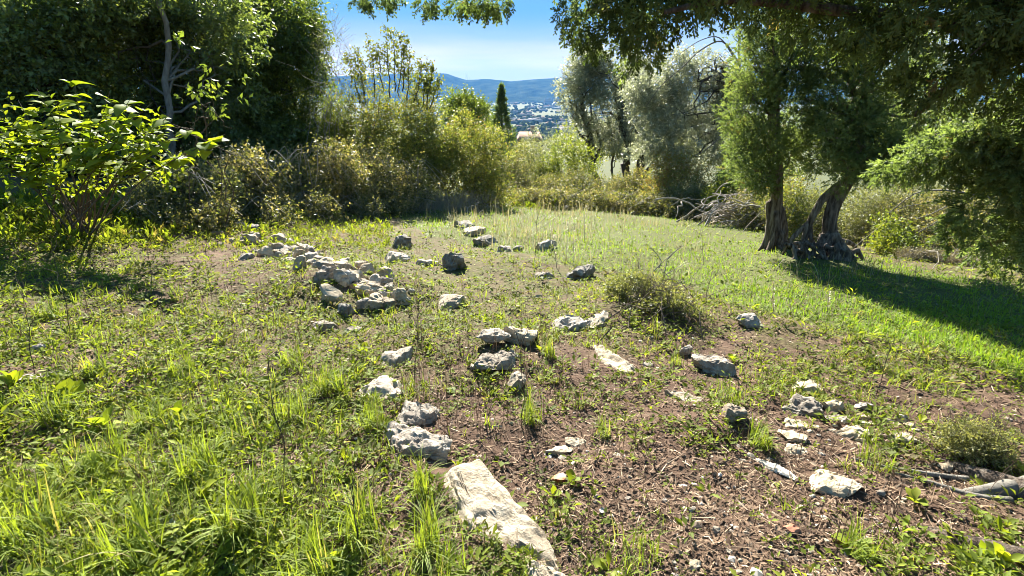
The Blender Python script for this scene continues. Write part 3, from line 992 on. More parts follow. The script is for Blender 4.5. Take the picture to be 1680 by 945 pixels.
def make_meadow():
    g = Geo()
    px, py, p = sample(190000, 560, 2150, 318, 760)
    lw = in_poly(px, py, LAWN)
    p, px, py = p[lw], px[lw], py[lw]
    d = np.linalg.norm(p, axis=1)
    keep = rng.random(len(p)) < .66 + .5 * n2(p[:, 0], p[:, 1], .8, 51)
    p, d, px, py = p[keep][:115000], d[keep][:115000], px[keep][:115000], py[keep][:115000]
    n = len(p)
    left = sstep(1150, 900, px) * sstep(430, 340, py)       # the far part has gone to tall thin stalks
    L = rng.uniform(.035, .09, n) * (1 + .6 * left) * (1 + .012 * d)
    W = rng.uniform(.003, .006, n) * (1 + .12 * d)
    tone = np.clip(rng.normal(.74, .16, n) - .18 * left + .3 * n2(p[:, 0], p[:, 1], 1.3, 52), 0, 1)
    tone = np.where(rng.random(n) < .05 + .16 * left, rng.uniform(0, .25, n), tone)
    blades(g, p, L, W, tone, (.3, .7, 1.2, 1.7, 2.1), 2)
    kind(g.build('meadow_grass', [M['lawn']]), 'stuff')
    # thin dry stalks standing over the far meadow
    g = Geo()
    px, py, p = sample(24000, 700, 1500, 322, 470)
    w = in_poly(px, py, LAWN) * (.08 + .9 * sstep(430, 345, py) * sstep(1330, 1150, px))
    keep = rng.random(len(p)) < w * np.clip(2.2 * n2(p[:, 0], p[:, 1], 1.1, 53), 0, 1)
    p = p[keep][:2200]
    n = len(p)
    d = np.linalg.norm(p, axis=1)
    blades(g, p, rng.uniform(.10, .5, n), rng.uniform(.002, .004, n) * (1 + .16 * d), rng.random(n), (.15, .4, .8, 1.3), 3)
    kind(g.build('dry_grass', [M['dry_grass']]), 'stuff')

make_meadow()

def make_dead_stems():
    g = Geo()
    px, py, p = sample(5200, -200, 1900, 385, 900)
    w = .12 + .9 * np.exp(-(((px - 720) / 260) ** 2 + ((py - 560) / 110) ** 2)) + .5 * np.exp(-(((px - 300) / 240) ** 2 + ((py - 480) / 90) ** 2))
    keep = rng.random(len(p)) < w * (.7 + .5 * n2(p[:, 0], p[:, 1], .4, 61)) * np.where(in_poly(px, py, LAWN), .3, 1)
    p = p[keep]; n = len(p)
    idx = np.repeat(np.arange(n), 3)
    d = np.linalg.norm(p, axis=1)[idx]
    c = p[idx] + rng.normal(0, 1, (len(idx), 3)) * np.array([.02, .02, 0])
    blades(g, c, rng.uniform(.07, .24, len(idx)), rng.uniform(.0015, .0028, len(idx)) * (1 + .1 * d), rng.uniform(0, .8, len(idx)), (.08, .2, .4, .7), 3)
    kind(g.build('dead_stems', [M['litter']]), 'stuff')

make_dead_stems()

# ------------------------------------------------------------------ crowns, shrubs and trees
def blob(px, py, rx, ry, d, depth=None):
    c = P(px, py, d)
    s = mpp(c)
    return c, np.array([rx * s, (depth if depth else .8 * rx * s), ry * s])

def fill(blobs, n, r, shell=.45, clump=.5, cl_scale=.35, seed=0):
    """points inside a set of ellipsoids, denser to the outside, gathered into clumps with gaps; also their outward directions"""
    vol = np.array([b[1].prod() ** .8 for b in blobs])
    out_p, out_d = [], []
    need = n
    for _ in range(6):
        m = int(need * 2.2) + 50
        which = r.choice(len(blobs), m, p=vol / vol.sum())
        u = nrm(r.normal(0, 1, (m, 3)))
        rad = shell + (1 - shell) * r.random(m) ** .6
        C = np.array([b[0] for b in blobs])[which]
        S = np.array([b[1] for b in blobs])[which]
        wob = 1 + .34 * vnoise(u * 2.3 + which[:, None] * 3.7, seed)
        p = C + u * S * (rad * wob)[:, None]
        if clump > 0:
            ms = float(np.mean([b[1].mean() for b in blobs])) * cl_scale
            v = vnoise(p / ms, seed + 3) + .5 * vnoise(p / ms * 2.3, seed + 4)
            ok = v > (clump - .75) + r.normal(0, .12, m)
            ok &= p[:, 2] > hz(p[:, 0], p[:, 1]) + .02
        else:
            ok = p[:, 2] > hz(p[:, 0], p[:, 1]) + .02
        out_p.append(p[ok]); out_d.append(nrm(u[ok] / S[ok]))
        need -= ok.sum()
        if need <= 0:
            break
    return np.concatenate(out_p)[:n], np.concatenate(out_d)[:n]

def lump(blobs, k, r, lo=.28, hi=.5):
    """break each ellipsoid into k smaller ones set about it, so that the outline swells and gaps open"""
    out = []
    for c, s in blobs:
        out.append((c, s * .62))
        for _ in range(k):
            u = nrm(r.normal(0, 1, 3))
            out.append((c + u * s * r.uniform(.5, .95), s * r.uniform(lo, hi) * r.uniform(.8, 1.2, 3)))
    return out

def ground_blobs(blobs):
    """stretch ellipsoids that would hang in the air down to the hillside"""
    out = []
    for c, s in blobs:
        gz_ = float(hz(c[0], c[1]))
        top = c[2] + s[2]
        if c[2] - s[2] > gz_ - .1:
            h = (top - gz_ + .25) / 2
            out.append((np.array([c[0], c[1], top - h]), np.array([s[0], s[1], max(h, .1)])))
        else:
            out.append((c, s))
    return out

def leafy(g, T, D, r, tl, k, L, W, unit=None, up=.3, spread=.9, droop=0., twig=True, tw=.004, jitter=.35, tone=(.5, .22), tonescale=.5, flat=.6):
    """twigs at T pointing along D, each with k leaves along its length"""
    n = len(T)
    if unit is None or unit is U_LANCE:
        if T[:, 1].mean() > 10:
            unit, W = U_TRI, W * 1.35
        else:
            unit = unit or U_DIAMOND
    D = nrm(D + np.array([0, 0, up]) + r.normal(0, jitter, (n, 3)))
    tl = tl * r.uniform(.6, 1.3, n)
    S = nrm(np.cross(D, nrm(r.normal(0, 1, (n, 3)) + np.array([0, 0, .01]))))
    if twig:
        Nn = nrm(np.cross(D, S))
        st = (np.array([[-.5, 0, 0], [.5, 0, 0], [.2, 1, 0], [-.2, 1, 0]]), np.array([[0, 1, 2, 3]]))
        rep(g, *st, T, np.stack([S, D, Nn], -1), np.stack([np.full(n, tw), tl, tl], -1), 1, .5)
    t = (np.arange(k)[None] + r.uniform(.2, 1., (n, k))) / k
    side = np.where(np.arange(k) % 2, 1., -1.)[None, :] * np.ones((n, 1))
    pos = T[:, None] + D[:, None] * (t * tl[:, None])[..., None]
    Q = nrm(r.normal(0, 1, (n, k, 3)) * .55 + S[:, None] * side[..., None] * spread)
    LD = nrm(D[:, None] * .55 + Q + np.array([0, 0, -droop]))
    LN = nrm(np.array([0, 0, flat]) + r.normal(0, .6, (n, k, 3)))
    pos, LD, LN = pos.reshape(-1, 3), LD.reshape(-1, 3), LN.reshape(-1, 3)
    m = len(pos)
    sc = r.uniform(.65, 1.25, m)
    tn = tone[0] + .25 * vnoise(pos / tonescale, 77) + r.normal(0, tone[1], m)
    rep(g, *unit, pos, frames(LD, LN), np.stack([W * sc, L * sc, L * sc], -1), 0, np.clip(tn, 0, 1))

def limbs(g, start, targets, r, r0=.05, r1=.008, n=8, amp=.22, lift=.06, sides=5, mat=0):
    for q in targets:
        pa = wander(start, q, n, amp, lift, r)
        tube(g, pa, np.linspace(r0, r1, n), sides, mat, cap=False)

def on_ground(p):
    return np.array([p[0], p[1], float(hz(p[0], p[1]))])

_sd = [500]

def shrub(name, label, cat, base, blobs, leaf, twigm, n, tl, k, L, W, stems=10, r0=.02, group=None, foliage='foliage', shell=.35, clump=.45, cl_scale=.4, stem_spread=.3, extra=None, lumps=5, grounded=True, **kw):
    """many-stemmed plant: thing > stems and foliage"""
    _sd[0] += 1
    r = np.random.default_rng(_sd[0])
    base = on_ground(base)
    root = thing(name, label, cat, base, group)
    if grounded:
        blobs = ground_blobs(blobs)
    T, D = fill(lump(blobs, lumps, r) if lumps else blobs, n, r, shell, clump, cl_scale, _sd[0])
    g = Geo()
    leafy(g, T, D, r, tl, k, L, W, **kw)
    if extra is not None:
        extra(g, r)
    g.build(foliage, [leaf, twigm], root, base)
    w = np.array([b[1].prod() ** .5 for b in blobs])
    for j in range(stems):
        sg = Geo()
        b = blobs[r.choice(len(blobs), p=w / w.sum())]
        tgt = b[0] + b[1] * nrm(r.normal(0, 1, 3)) * r.uniform(.3, .9)
        tgt[2] = max(tgt[2], base[2] + .3)
        st = on_ground(base + np.array([r.normal(0, stem_spread), r.normal(0, stem_spread), 0]))
        st[2] -= .05
        pa = wander(st, tgt, 9, .18, .05, r)
        tube(sg, pa, np.linspace(r0, r0 * .25, 9), 5, 0, cap=False)
        for q in range(3):
            i = int(r.integers(3, 8))
            e = pa[i] + nrm(r.normal(0, 1, 3) + np.array([0, 0, .5])) * np.linalg.norm(tgt - st) * r.uniform(.15, .35)
            tube(sg, wander(pa[i], e, 6, .2, 0, r), np.linspace(r0 * .5, r0 * .12, 6), 4, 0, cap=False)
        sg.build('stem', [twigm], root, base)
    return root

def broad_tree(name, label, base, trunk_to, r0, blobs, leaf, barkm, n, tl, k, L, W, cat='tree', group=None, limbn=14, shell=.4, clump=.45, cl_scale=.35, lumps=7, **kw):
    """tree with one trunk: thing > trunk, limb ..., crown"""
    _sd[0] += 1
    r = np.random.default_rng(_sd[0])
    base = on_ground(base)
    root = thing(name, label, cat, base, group)
    T, D = fill(lump(blobs, lumps, r), n, r, shell, clump, cl_scale, _sd[0])
    g = Geo()
    leafy(g, T, D, r, tl, k, L, W, **kw)
    g.build('crown', [leaf, barkm], root, base)
    tg = Geo()
    pa = wander(base - np.array([0, 0, .15]), trunk_to, 14, .05, 0, r)
    rad = np.linspace(r0, r0 * .45, 14)
    rad[0] *= 1.5; rad[1] *= 1.15
    tube(tg, pa, rad, 10, 0, gnarl=.25, seed=_sd[0])
    tg.build('trunk', [barkm], root, base)
    w = np.array([b[1].prod() ** .5 for b in blobs])
    for j in range(limbn):
        lg = Geo()
        b = blobs[r.choice(len(blobs), p=w / w.sum())]
        tgt = b[0] + b[1] * nrm(r.normal(0, 1, 3)) * r.uniform(.2, .85)
        i = int(r.integers(5, 14))
        lp = wander(pa[i], tgt, 9, .16, .05, r)
        rr = r0 * .38
        tube(lg, lp, np.linspace(rr, rr * .15, 9), 6, 0, cap=False)
        for q in range(3):
            ii = int(r.integers(3, 8))
            e = lp[ii] + nrm(r.normal(0, 1, 3)) * np.linalg.norm(tgt - pa[i]) * r.uniform(.15, .4)
            tube(lg, wander(lp[ii], e, 6, .2, 0, r), np.linspace(rr * .4, rr * .08, 6), 4, 0, cap=False)
        lg.build('limb', [barkm], root, base)
    return root

# --- the dark wood on the left: trees behind one another's shoulders
DW = "dark trees along the left edge of the clearing"
broad_tree('evergreen_tree', "dark ivy clad evergreen tree at the far left behind the broad leaved bush", P(60, 330, 12), P(70, 40, 12), .13,
           [blob(60, 70, 140, 80, 12, 1.5), blob(-90, 130, 140, 130, 11.5, 1.5), blob(120, 190, 110, 90, 11.8, 1.2), blob(40, 270, 120, 70, 11.2, 1.0), blob(170, 10, 130, 45, 12.2, 1.3), blob(-60, 5, 150, 50, 12.2, 1.3), blob(60, 0, 100, 40, 12.2, 1.0)],
           M['dark_leaf'], M['dark_bark'], 7800, .33, 8, .105, .055, group=DW, droop=.15, shell=.25, clump=.45, tone=(.7, .27), lumps=9)
broad_tree('slender_tree', "dark tree with a thin pale grey trunk rising behind the broad leaved bush", P(284, 300, 12.0), P(266, -60, 12.2), .085,
           [blob(260, 5, 120, 45, 13.4, 1.1), blob(330, 30, 110, 80, 13.7, 1.2), blob(210, 60, 90, 80, 13.8, 1.1), blob(330, 130, 90, 70, 13.7, 1.0)],
           M['dark_leaf'], M['grey_bark'], 4600, .33, 8, .11, .048, group=DW, droop=.2, shell=.25, clump=.45, tone=(.72, .27), lumps=9)
broad_tree('leafy_tree', "green tree with feathery leaves catching sunlight along its sky side", P(440, 320, 16.5), P(450, 60, 16.7), .14,
           [blob(420, 70, 100, 80, 16.8, 1.7), blob(480, 120, 62, 90, 16.5, 1.4), blob(400, 180, 100, 80, 16.2, 1.5), blob(460, 5, 55, 36, 17, 1.2), blob(500, 50, 28, 40, 16.7, .9), blob(350, 5, 100, 45, 17.1, 1.4), blob(470, 240, 70, 60, 16.0, 1.2)],
           M['ash_leaf'], M['dark_bark'], 7400, .46, 9, .125, .042, group=DW, droop=.35, shell=.3, clump=.5, tone=(.5, .25), lumps=9)
shrub('laurel_thicket', "dark glossy thicket filling the shade under the left trees", 'thicket', P(250, 320, 13.2),
      [blob(80, 240, 170, 90, 12.6, 1.2), blob(250, 240, 140, 90, 13.2, 1.1), blob(380, 260, 110, 66, 14.2, 1.0), blob(250, 150, 170, 90, 14.9, 1.1), blob(60, 120, 190, 100, 14.4, 1.1), blob(430, 150, 110, 100, 18.2, 1.2)],
      M['dark_leaf'], M['dark_bark'], 8400, .34, 8, .11, .055, stems=14, r0=.03, stem_spread=1.2, shell=.2, clump=.35, tone=(.62, .26), droop=.1, grounded=False, lumps=8)

# --- the bush with large lime leaves: the upper leaves one by one
def big_leaf_mesh(seed):
    r = np.random.default_rng(seed)
    ys = np.array([0, .10, .3, .55, .8, 1.0])
    ws = np.array([.06, .33, .46, .40, .22, .0])
    V, F = [], []
    cup, bend = r.uniform(.05, .4), r.uniform(.05, .75)
    for y, w in zip(ys, ws):
        z = -bend * y * y
        for s in (-1, -.5, 0, .5, 1):
            V.append([s * w * (1 + .08 * r.normal()), y - abs(s) * (.10 if y < .2 else 0), z + abs(s) * w * cup + .012 * r.normal()])
    for i in range(5):
        for j in range(4):
            a = i * 5 + j
            F.append([a, a + 1, a + 6, a + 5])
    g = Geo().add(V, F, 0, (seed * .37) % 1)
    return g.mesh('leaf', [M['mulberry_leaf']])

BIG = [big_leaf_mesh(k) for k in range(8)]

def leaf_obj(mesh, root, base, p, Mx, s):
    from mathutils import Matrix
    o = link(bpy.data.objects.new('leaf', mesh))
    o.parent = root
    m = np.eye(4)
    m[:3, :3] = Mx * s
    m[:3, 3] = np.asarray(p) - base
    o.matrix_local = Matrix(m.tolist())
    return o

def lime_bush():
    r = np.random.default_rng(77)
    base = on_ground(P(120, 350, 7.0))
    root = thing('broadleaf_bush', "bush with big bright lime green leaves glowing in front of the dark trees", 'bush', base)
    # layered branches: (tip pixel, distance)
    tips = [(60, 145, 5.7), (120, 128, 5.8), (95, 165, 5.6), (180, 150, 5.7), (215, 160, 5.6), (40, 190, 5.5), (-40, 190, 5.5), (250, 168, 5.5), (280, 185, 5.5), (270, 205, 5.4), (320, 205, 5.3), (370, 220, 5.2), (365, 238, 5.2), (150, 195, 5.4),
            (0, 215, 5.4), (90, 215, 5.3), (200, 215, 5.3), (240, 225, 5.3), (20, 250, 5.3), (130, 245, 5.2), (180, 255, 5.2), (-50, 240, 5.3), (60, 275, 5.2), (250, 255, 5.2), (-80, 210, 5.6), (100, 190, 6.0), (30, 165, 6.1)]
    T, LD = [], []
    for px, py, d in tips:
        d = d + 1.25
        tip = P(px, py, d)
        st = on_ground(base + np.array([r.normal(0, .25), r.normal(0, .15), 0])); st[2] -= .04
        pa = curve_pts([st, st * .45 + tip * .55 + np.array([r.normal(0, .1), r.normal(0, .1), .12]), tip], 14)
        sg = Geo()
        tube(sg, pa, np.linspace(.013, .003, len(pa)), 5, 0, cap=False)
        sg.build('branch', [M['twig']], root, base)
        m = 13
        for q in range(m):
            t = .55 + .45 * (q + .5) / m
            i = min(int(t * (len(pa) - 1)), len(pa) - 2)
            ax = nrm(pa[i + 1] - pa[i])
            sd = nrm(np.cross(ax, [0, 0, 1])) * (1 if q % 2 else -1)
            T.append(pa[i] + r.normal(0, .015, 3))
            LD.append(nrm(ax * .5 + sd * .9 + np.array([0, 0, -.05]) + r.normal(0, .25, 3)))
    T, LD = np.array(T), np.array(LD)
    N = nrm(np.array([0, -.15, 1.]) + r.normal(0, .2, (len(T), 3)))
    Mx = frames(LD, N)
    for i in range(len(T)):
        leaf_obj(BIG[i % 8], root, base, T[i], Mx[i], r.uniform(.10, .21))
    # the small inner leaves nobody could count
    g = Geo()
    Tb, Db = fill([blob(100, 240, 150, 60, 7.0, .7), blob(230, 240, 90, 45, 6.8, .6), blob(60, 285, 120, 55, 6.8, .7)], 200, r, .3, .3, .4, 9)
    leafy(g, Tb, Db, r, .22, 6, .075, .05, U_OVATE, up=.3, droop=.1, tone=(.45, .2), flat=1.4)
    g.build('foliage', [M['mulberry_leaf'], M['twig']], root, base)

lime_bush()
shrub('leafy_sapling', "small sapling with drooping lime leaves hanging against the dark wood", 'sapling', P(352, 330, 8.6),
      [blob(352, 105, 14, 14, 8.6, .15), blob(378, 128, 16, 14, 8.5, .15), blob(345, 165, 46, 18, 8.4, .3), blob(290, 72, 20, 8, 8.6, .2)], M['ash_leaf'], M['twig'], 30, .16, 5, .10, .05, stems=4, r0=.012, stem_spread=.1, clump=0, lumps=0, grounded=False, droop=.6, tone=(.5, .2))

# --- brambles and scrub at the foot of the dark wood
def canes(px, py, rx, ry, d, root, n, r):
    """pale arching dead canes standing out of a bramble"""
    base = np.array(root.location)
    for _ in range(n):
        x0 = px + r.uniform(-.7, .7) * rx
        sgn = r.choice([-1, 1])
        a = on_ground(P(x0, py + ry, d))
        b = P(x0 + sgn * rx * .3, py - ry * r.uniform(.7, 1.25), d - .3)
        c = P(x0 + sgn * rx * r.uniform(.7, 1.2), py + ry * r.uniform(-.4, .6), d - .7)
        g = Geo()
        pa = curve_pts([a, (a + b) / 2 + r.normal(0, .06, 3), b, c], 15)
        tube(g, pa, np.linspace(.009, .004, len(pa)), 4, 0, cap=False)
        g.build('cane', [M['pale_twig']], root, base)

BR = "brambles at the foot of the dark wood"
for i, (px, py, rx, ry, d, lab, mt) in enumerate([
        (400, 292, 60, 45, 10.6, "tangled bramble with browning leaves below the feathery tree", 'bramble_leaf'),
        (480, 295, 50, 48, 11.9, "arching bramble with pale dead stems left of the yellowing thicket", 'bramble_leaf'),
        (545, 295, 56, 50, 13.0, "rounded dusty bramble at the corner of the wood", 'bramble_leaf'),
        (610, 292, 56, 50, 14.4, "grey brown bramble under the yellowing thicket", 'bramble_leaf'),
        (310, 315, 60, 34, 9.0, "low bramble spilling towards the rubble heap", 'scrub_leaf'),
        (660, 305, 50, 36, 15.0, "dense bramble beside the heap of dry brush", 'bramble_leaf')]):
    b = P(px, py + ry, d)
    _root = shrub('bramble', lab, 'bramble', b, [blob(px, py, rx, ry, d, .8), blob(px - rx * .5, py + ry * .35, rx * .7, ry * .6, d - .3, .6), blob(px + rx * .4, py - ry * .3, rx * .6, ry * .6, d + .3, .6)],
          M[mt], M['pale_twig'], 1500, .28, 6, .068, .042, stems=12, r0=.008, group=BR, shell=.25, clump=.4, stem_spread=.5, tone=(.58, .28), tw=.003, lumps=8)
    canes(px, py, rx, ry, d, _root, 7, np.random.default_rng(int(px)))
b = P(745, 345, 16.2)
shrub('dry_brush', "heap of dry brown brush at the far corner of the meadow", 'brush', b, [blob(745, 336, 62, 18, 16.2, .9), blob(690, 338, 40, 16, 15.2, .8)], M['dry_leaf'], M['pale_twig'], 2600, .28, 4, .04, .012, stems=16, r0=.008, stem_spread=.9, clump=.3, tone=(.5, .25), tw=.006)

for i, (px, py, rx, ry, d, lab) in enumerate([
        (330, 346, 46, 15, 8.9, "low bramble runner creeping out from the wood near the rubble heap"), (420, 342, 46, 16, 10.2, "low bramble runner at the upper end of the rubble heap"), (500, 338, 46, 16, 11.6, "low bramble runner behind the meadow boulders"),
        (575, 336, 46, 15, 13.0, "low dusty bramble runner at the corner of the wood"), (640, 334, 46, 14, 14.6, "low bramble runner beside the dry brush"), (240, 345, 50, 20, 8.4, "low bramble runner under the broad leaved bush")]):
    _root = shrub('bramble', lab, 'bramble', P(px, py + ry, d), [blob(px, py, rx, ry, d, .7), blob(px + rx * .6, py + 4, rx * .6, ry * .7, d - .4, .5), blob(px - rx * .5, py + 3, rx * .6, ry * .8, d - .2, .5)],
                  M['bramble_leaf'], M['pale_twig'], 650, .2, 6, .05, .032, stems=7, r0=.006, group="low bramble runners", shell=.2, clump=.4, stem_spread=.5, tone=(.55, .28), up=.4, tw=.004, lumps=8)
    canes(px, py, rx, ry, d, _root, 4, np.random.default_rng(int(px)))

# --- yellowing thicket in the middle
def shoots(tops, d, n_leaf, L, W, matl=0):
    def f(g, r):
        for (px, py, bx, by) in tops:
            a = P(bx, by, d); b = P(px, py, d)
            pa = wander(a, b, 12, .05, .0, r)
            tube(g, pa, np.linspace(.02, .004, 12), 4, 1, cap=False)
            t = r.uniform(.25, 1.0, n_leaf) ** .8
            p = np.stack([np.interp(t * 11, np.arange(12), pa[:, c]) for c in range(3)], -1) + r.normal(0, .06, (n_leaf, 3))
            leafy(g, p, r.normal(0, .6, (n_leaf, 3)), r, .16, 4, L, W, up=.5, tone=(.2, .2), tw=.006)
    return f
shrub('yellowing_bush', "tall yellowing thicket with upright bare topped shoots in the middle", 'bush', P(650, 335, 17.4),
      [blob(640, 185, 78, 72, 17.8, 1.6), blob(705, 210, 70, 66, 17.6, 1.4), blob(575, 190, 52, 80, 17.4, 1.3), blob(650, 265, 110, 62, 17.2, 1.4), blob(745, 245, 60, 56, 17.8, 1.2), blob(560, 260, 60, 60, 16.8, 1.2), blob(620, 140, 32, 40, 18, .9), blob(680, 145, 32, 40, 18, .9)],
      M['yellow_leaf'], M['dark_bark'], 8200, .30, 7, .068, .044, stems=26, r0=.028, stem_spread=.9, shell=.4, clump=.5, cl_scale=.28, up=.15, tone=(.42, .24),
      extra=shoots([(632, 42, 640, 160), (655, 58, 655, 160), (605, 65, 615, 160), (582, 80, 600, 170), (672, 82, 668, 165), (690, 95, 680, 165), (712, 110, 700, 180), (646, 50, 648, 150), (618, 75, 630, 150), (595, 100, 600, 170), (662, 68, 660, 150), (568, 88, 590, 170), (722, 130, 705, 180), (700, 100, 690, 180)], 18.0, 60, .085, .055))
shrub('feathery_bush', "soft green feathery bush between the dark wood and the yellowing thicket", 'bush', P(530, 320, 17.0),
      [blob(515, 160, 40, 62, 17.4, 1.3), blob(535, 220, 44, 56, 17.0, 1.1), blob(558, 150, 20, 44, 17.2, .7), blob(510, 250, 55, 50, 16.6, 1.1)],
      M['ash_leaf'], M['dark_bark'], 4400, .33, 8, .08, .026, stems=16, r0=.025, stem_spread=.6, shell=.25, clump=.42, droop=.2, tone=(.68, .2))
shrub('twiggy_sapling', "thin grey sapling with sparse needle like twigs against the sky", 'sapling', P(540, 300, 14.2),
      [blob(545, 70, 22, 40, 14.2, .4)], M['scrub_leaf'], M['grey_bark'], 150, .35, 7, .035, .009, stems=9, r0=.012, stem_spread=.1, clump=0, lumps=0, grounded=False, up=.8, tone=(.4, .2), tw=.005)
shrub('yellow_green_bush', "rounded yellow green bush on the meadow side of the thicket", 'bush', P(790, 300, 19),
      [blob(780, 225, 45, 45, 19, 1.2), blob(805, 245, 34, 38, 18.6, 1.0), blob(760, 270, 55, 38, 18, 1.1), blob(815, 275, 30, 25, 18.3, .9)],
      M['yellow_leaf'], M['twig'], 3400, .28, 7, .065, .042, stems=14, r0=.02, stem_spread=.6, clump=.52, up=.35, tone=(.5, .28), lumps=9)
broad_tree('roadside_tree', "round topped green tree peeping over the thicket left of the dark cypress", P(770, 250, 34), P(770, 190, 34), .15,
           [blob(765, 175, 34, 26, 34, 1.3), blob(745, 170, 22, 20, 34, 1.0), blob(790, 178, 16, 16, 33, .8), blob(770, 215, 45, 30, 33, 1.3)],
           M['lime_leaf'], M['dark_bark'], 1800, .4, 8, .12, .07, limbn=6, tone=(.25, .2), clump=.45)

# --- bushes and brambles along the far edge of the meadow
EDGE = "bushes closing the far edge of the meadow"
shrub('lime_shrub', "bright yellow green shrub left of the olive trunks", 'shrub', P(930, 300, 25), [blob(925, 250, 42, 30, 25, 1.0), blob(955, 262, 32, 24, 24.6, .9), blob(905, 265, 30, 22, 24.8, .8)], M['lime_leaf'], M['twig'], 1500, .3, 7, .075, .05, stems=10, r0=.02, group=EDGE, clump=.45, up=.7, tone=(.62, .22), stem_spread=.5)
shrub('grey_green_bush', "domed grey green bush in front of the tiled roof", 'bush', P(915, 240, 36), [blob(925, 212, 36, 20, 36, 1.5), blob(890, 222, 26, 14, 36, 1.2)], M['olive_leaf'], M['twig'], 1500, .4, 8, .12, .04, stems=6, r0=.03, group=EDGE, clump=.3, tone=(.3, .2), stem_spread=.5)
for i, (px, py, rx, ry, d, mt, lab) in enumerate([
        (830, 262, 34, 22, 23, 'bramble_leaf', "dull green bramble at the near end of the meadow hedge"),
        (870, 255, 40, 26, 25, 'scrub_leaf', "grey scrub below the tiled roof"),
        (860, 292, 60, 22, 22.5, 'bramble_leaf', "long low bramble bank under the grey scrub"),
        (960, 296, 70, 22, 22.5, 'bramble_leaf', "pale leaved bramble bank in front of the lime shrub"),
        (1050, 300, 50, 24, 21.5, 'bramble_leaf', "bramble bank at the foot of the olive trunks"),
        (1120, 285, 52, 40, 20, 'yellow_leaf', "reddish brown autumn shrub right of the olive trunks"),
        (1120, 318, 46, 20, 18.5, 'bramble_leaf', "white speckled bramble below the autumn shrub"),
        (1190, 300, 26, 28, 17.5, 'lime_leaf', "small bright lime shrub beside the branch pile"),
        (1215, 270, 34, 40, 19.5, 'yellow_leaf', "yellow green shrub behind the left cypress trunk")]):
    shrub('hedge_bramble' if mt == 'bramble_leaf' else 'hedge_shrub', lab, 'shrub', P(px, py + ry, d), [blob(px, py, rx, ry, d, 1.0), blob(px - rx * .5, py + ry * .2, rx * .6, ry * .7, d - .4, .8), blob(px + rx * .5, py + ry * .1, rx * .6, ry * .7, d + .2, .8)],
          M[mt], M['pale_twig'] if mt == 'bramble_leaf' else M['twig'], int(1300 + rx * ry * .45), .26, 7, .06, .04, stems=9, r0=.01, group=EDGE, shell=.2, clump=.36, stem_spread=.8, tone=(.84 if i == 5 else .5, .25), up=.4, tw=.006)

for i, (px, py, rx, ry, d, lab) in enumerate([
        (815, 322, 40, 15, 20.5, "low tangle of grey brown brambles at the near end of the meadow edge"), (885, 322, 46, 14, 20.5, "low tangle of pale brambles below the long bramble bank"),
        (960, 325, 46, 13, 20, "low bramble tangle crossing the meadow edge in the gap"), (1030, 330, 46, 14, 19, "low bramble tangle with pale leaves before the olive trunks"), (1095, 338, 40, 14, 18, "low bramble tangle between olive trunks and branch pile")]):
    _root = shrub('bramble', lab, 'bramble', P(px, py + ry, d), [blob(px, py, rx, ry, d, .7), blob(px + rx * .5, py + 3, rx * .6, ry * .8, d - .5, .6), blob(px - rx * .5, py + 2, rx * .6, ry * .9, d + .3, .6)],
                  M['bramble_leaf'], M['pale_twig'], 1100, .26, 6, .075, .045, stems=8, r0=.009, group="low brambles along the meadow edge", shell=.25, clump=.35, stem_spread=.7, tone=(.48, .26), up=.4, tw=.006, lumps=7)
    canes(px, py, rx, ry, d, _root, 5, np.random.default_rng(int(px)))

# --- the olives
def olive(name, label, base, trunks, blobs, n, limbn=16, group=None, L=.085, W=.024):
    _sd[0] += 1
    r = np.random.default_rng(_sd[0])
    base = on_ground(base)
    root = thing(name, label, 'tree', base, group)
    g = Geo()
    T, D = fill(lump(blobs, 6, r), n, r, .3, .45, .3, _sd[0])
    leafy(g, T, D, r, .32, 10, L, W, U_LANCE, up=.25, tone=(.5, .24), droop=.1, tw=.006)
    g.build('crown', [M['olive_leaf'], M['grey_bark']], root, base)
    for (bx, by, tx, ty, d, rad) in trunks:
        a = P(bx, by, d); a[2] = float(hz(a[0], a[1])) - .1
        b = P(tx, ty, d)
        tg = Geo()
        pa = wander(a, b, 12, .12, .0, r)
        rr = np.linspace(rad, rad * .4, 12); rr[0] *= 1.4
        tube(tg, pa, rr, 9, 0, gnarl=.35, seed=_sd[0])
        tg.build('trunk', [M['dark_bark']], root, base)
        for j in range(limbn // len(trunks)):
            lg = Geo()
            bb = min((blobs[int(q)] for q in r.integers(0, len(blobs), 3)), key=lambda z: np.linalg.norm(z[0] - b))
            tgt = bb[0] + bb[1] * nrm(r.normal(0, 1, 3)) * r.uniform(.4, .95)
            i = int(r.integers(6, 12))
            lp = wander(pa[i], tgt, 9, .18, .06, r)
            tube(lg, lp, np.linspace(rad * .35, rad * .06, 9), 5, 0, cap=False)
            for q in range(3):
                ii = int(r.integers(3, 8))
                tube(lg, wander(lp[ii], lp[ii] + nrm(r.normal(0, 1, 3)) * .8, 6, .2, 0, r), np.linspace(rad * .15, rad * .04, 6), 4, 0, cap=False)
            lg.build('limb', [M['dark_bark']], root, base)
    return root, base

